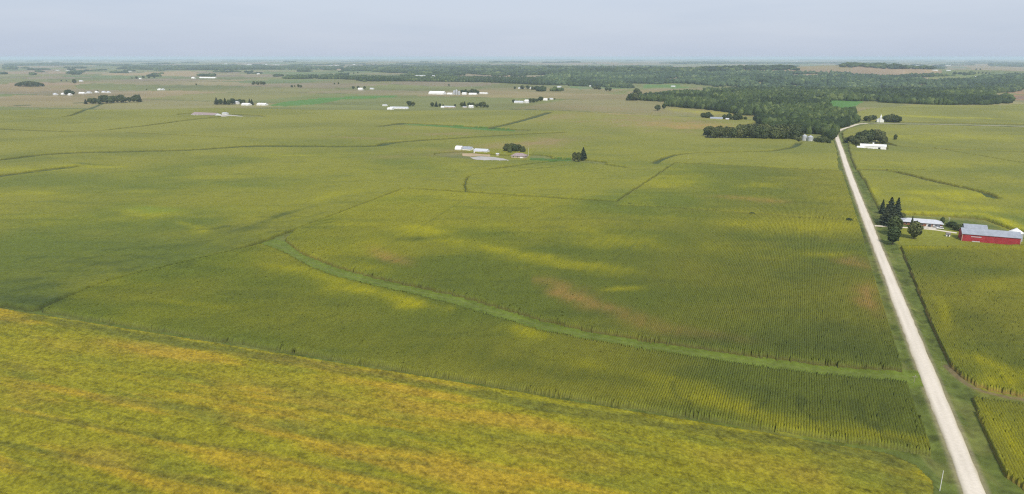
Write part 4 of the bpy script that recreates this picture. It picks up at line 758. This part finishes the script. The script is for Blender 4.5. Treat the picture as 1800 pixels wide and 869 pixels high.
far('machine_shed', 'pale shed right of the white house below the belt', 651, 657, 157.5, 11, 3.5, 3, M_WHITE2, M_PALEROOF, cat='shed', doors=D1)
far('machine_shed', 'long grey shed beside the trees at the wood edge', 1250, 1269, 211, 13, 3.5, 2.4, M_WHITE2, M_GREYROOF, doors=D1, cat='shed')
far('farmhouse', 'small tan house between the trees right of the long grey shed', 1276, 1281, 212.5, 7, 3.5, 2, M_TAN, M_PALEROOF, cat='house', wins=1)
far('hog_barn', 'bright white long barn on the far left plain', 348, 383, 138, 16, 4.5, 4.5, M_WHITE, M_WHITE, doors=D1)
far('machine_shed', 'bright white shed left of the long white far barn', 337, 343, 138.5, 14, 5, 5, M_WHITE, M_WHITE, doors=D1, cat='shed')
for a, b, y, lab in [(95, 101, 167.5, 'leftmost white shed of the left farm cluster'), (109, 114, 167, 'second white shed of the left farm cluster'), (121, 126, 168, 'brightest white shed under the left cluster trees'), (139, 151, 165.5, 'pale long shed in the middle of the left cluster'), (153, 161, 164.5, 'tan roofed shed in the middle of the left cluster'), (168, 173, 163.5, 'small grey shed near the right of the left cluster'), (180, 186, 163.5, 'grey bin like shed near the right of the left cluster'), (189, 194, 164, 'rightmost white shed of the left farm cluster'),
                        (140, 146, 143.5, 'small white shed right of the lone far left tree'), (245, 249, 139.5, 'white shed in the dark far left tree row'), (278, 284, 159, 'grey shed on the left plain between two trees'), (285, 289, 159, 'white hut on the left plain right of a grey shed'), (452, 457, 131, 'white shed between two far trees on the centre plain')]:
    far('farm_shed', lab, a, b, y, 11, 3.6, 3.4, random.choice([M_WHITE2, M_WHITE]), random.choice([M_WHITE, M_PALEROOF, M_PALEROOF]), cat='shed', doors=D1)
for a, b, y, lab in [(434, 446, 114, 'leftmost bright warehouse of the far town'), (460, 470, 114, 'second bright warehouse of the far town'), (480, 492, 114.5, 'third bright warehouse of the far town'), (512, 534, 114, 'longest bright warehouse of the far town'), (577, 598, 116, 'rightmost bright warehouse of the far town'), (116, 122, 124.5, 'pale far shed at left below the tree line'), (98, 104, 124.5, 'paler far shed at left below the tree line'), (225, 232, 126, 'pale far house left above the orange strip'), (185, 190, 109.5, 'white far house on the left horizon'),
                        (392, 402, 125, 'small far shed below the town'), (420, 428, 122, 'second far shed below the town'), (730, 748, 134, 'long white far shed above the thin belt'), (760, 765, 134.5, 'small white far shed above the thin belt'), (885, 889, 131.5, 'white far shed left of the tan slope'), (1058, 1068, 126.5, 'far white shed left of the pale strip'), (1072, 1082, 126.5, 'far white shed at the start of the pale strip'), (1352, 1362, 122.5, 'far white building cluster beyond the wooded hills'), (1371, 1384, 114.5, 'long far building on the right horizon'), (1660, 1670, 115.5, 'pale far shed on the right plain'), (1640, 1646, 124, 'white far shed near the right wood'), (1665, 1669, 124.5, 'white far house near the right wood'),
                        (1180, 1187, 153, 'white shed beside the teal green field'), (1119, 1122, 140.5, 'white speck of a house on the wooded slope'), (980, 987, 154, 'pale shed on the hill left of the far trees'), (1035, 1040, 152, 'pale house on the hill left of the far trees'), (1048, 1057, 150, 'pale long shed on the hill above the far trees'), (912, 921, 156.5, 'white farm shed beside the far centre trees'), (932, 938, 156.5, 'small white farm shed beside the far centre trees'), (1715, 1722, 136, 'pale shed in the far right pasture')]:
    z = mpp(y) / .9
    far('distant_shed', lab, a, b, y, max(14, 1.5 * z), max(4, z * .5), max(2.5, z * .25), M_WHITE2, M_PALEROOF, cat='shed')

_r = random.Random(21)
for _i in range(34):
    y = 105.2 + 16 * _r.random(); a = _r.uniform(10, 1790)
    if 640 < a < 1500 and y > 109: continue
    far('distant_shed', 'tiny pale farm building speck on the hazy far plain', a, a + _r.uniform(2, 6), y, 16, 7, 4, M_WHITE2, M_PALEROOF, cat='shed', group='specks of farm buildings on the far plain')
# ------------------------------------------------------------------ vehicles, poles, mailbox
def car(name, label, px, py, paint, turn, L=4.9, Wd=1.9, Ht=1.75, cat='car'):
    x, y = place(px, py); e = bpy.data.objects.new(name, None); COL.objects.link(e); e.location = (x, y, H1(x, y) + .26); e.rotation_euler = (0, 0, -RA + math.radians(turn)); tag(e, label, cat)
    w, l = Wd / 2, L / 2
    def loft(prof, inset):
        n = len(prof); V = []
        for s in (-1, 1): V += [(px_, s * (w - inset(z)), z) for px_, z in prof]
        return MB().add(V, [tuple(range(n)), tuple(range(2 * n - 1, n - 1, -1))] + [(i, n + i, n + (i + 1) % n, (i + 1) % n) for i in range(n)])
    body = [(-l, .42), (-l + .05, .95), (-l + .25, 1.05), (l * .42, 1.08), (l * .95, .88), (l, .5), (l - .1, .32), (-l + .1, .32)]
    b = loft(body, lambda z: .04 if z < .9 else .09).build('body', paint, e); bv = b.modifiers.new('bevel', 'BEVEL'); bv.width = .05; bv.segments = 2
    loft([(-l + .28, 1.04), (-l + .5, Ht - .1), (-l * .3, Ht), (l * .12, Ht - .03), (l * .45, 1.06)], lambda z: .12 if z < 1.2 else .24).build('cabin', M_GLASS, e)
    loft([(-l + .52, Ht - .07), (-l * .3, Ht + .03), (l * .12, Ht), (l * .1, Ht - .08), (-l * .3, Ht - .06)], lambda z: .2).build('roof', paint, e)
    for sx in (-l * .62, l * .62):
        for sy in (-w + .06, w - .06):
            t = MB().tube((sx, sy - .11, .33), (sx, sy + .11, .33), .34, .34, 14).build('wheel', M_RUBBER, e); MB().tube((sx, sy - .125, .33), (sx, sy + .125, .33), .2, .2, 10).build('rim', M_PALE, t)
    for sy in (-w + .3, w - .3): MB().box(l - .08, l + .01, sy - .18, sy + .18, .6, .74).build('headlight', M_WHITE, e)
car('parked_car', 'white car parked at the edge of the farmhouse gravel', 1652, 403, M_CARW, 185)
car('parked_car', 'dark car parked before the white garage doors', 1634, 398.5, M_CARD, 80, Ht=1.6)
car('pickup_truck', 'grey vehicle behind the white car on the driveway', 1646, 400.5, M_CARG, 190, L=5.2, cat='truck')
def pole(name, label, px, py, ptop, r, mat, cat='pole', arm=False):
    x, y = place(px, py); Hh = (CAM_H - H1(x, y)) * (py - ptop) / (py - YH) * .98
    e = bpy.data.objects.new(name, None); COL.objects.link(e); e.location = (x, y, H1(x, y)); e.rotation_euler = (0, 0, -RA); tag(e, label, cat)
    MB().tube((0, 0, -.4), (0, 0, Hh), r, r * .75, 10).build('post', mat, e); MB().lathe([(r * .8, Hh), (r * .5, Hh + .12), (0, Hh + .15)], 8).build('cap', M_PALE, e)
    if arm: MB().box(-.9, .9, -.06, .06, Hh - .7, Hh - .56).build('cross_arm', mat, e)
pole('utility_pole', 'thin pale pole in the ditch at the bottom right corner', 1652, 862, 820, .13, M_PALE)
pole('utility_pole', 'short grey post in the ditch where the grass strip ends', 1607, 671, 656, .10, M_POST, arm=True)
pole('utility_pole', 'thin pale pole beside the brown roofed farmhouse', 929, 275, 259, .16, M_PALE)
pole('utility_pole', 'thin pole standing in corn beyond the curved grass drain', 1209, 283, 272, .13, M_PALE)
pole('yard_light', 'light pole behind the long brick farmhouse', 1667, 396, 381, .11, M_PALE, arm=True)
# shrubs on the grass strip inside the corn
for (px, py, tp, lab) in [(1492, 391, 383, 'dark bush on the grass strip nearest the road'), (1322, 379, 373, 'small dark bush in the middle of the grass strip'), (1107, 362, 357, 'low dark bush at the inner corner of the corn'), (1405, 386, 381, 'small bush on the grass strip between two others')]:
    one_tree(Sh, px, py, tp, lab, None, 1.8)
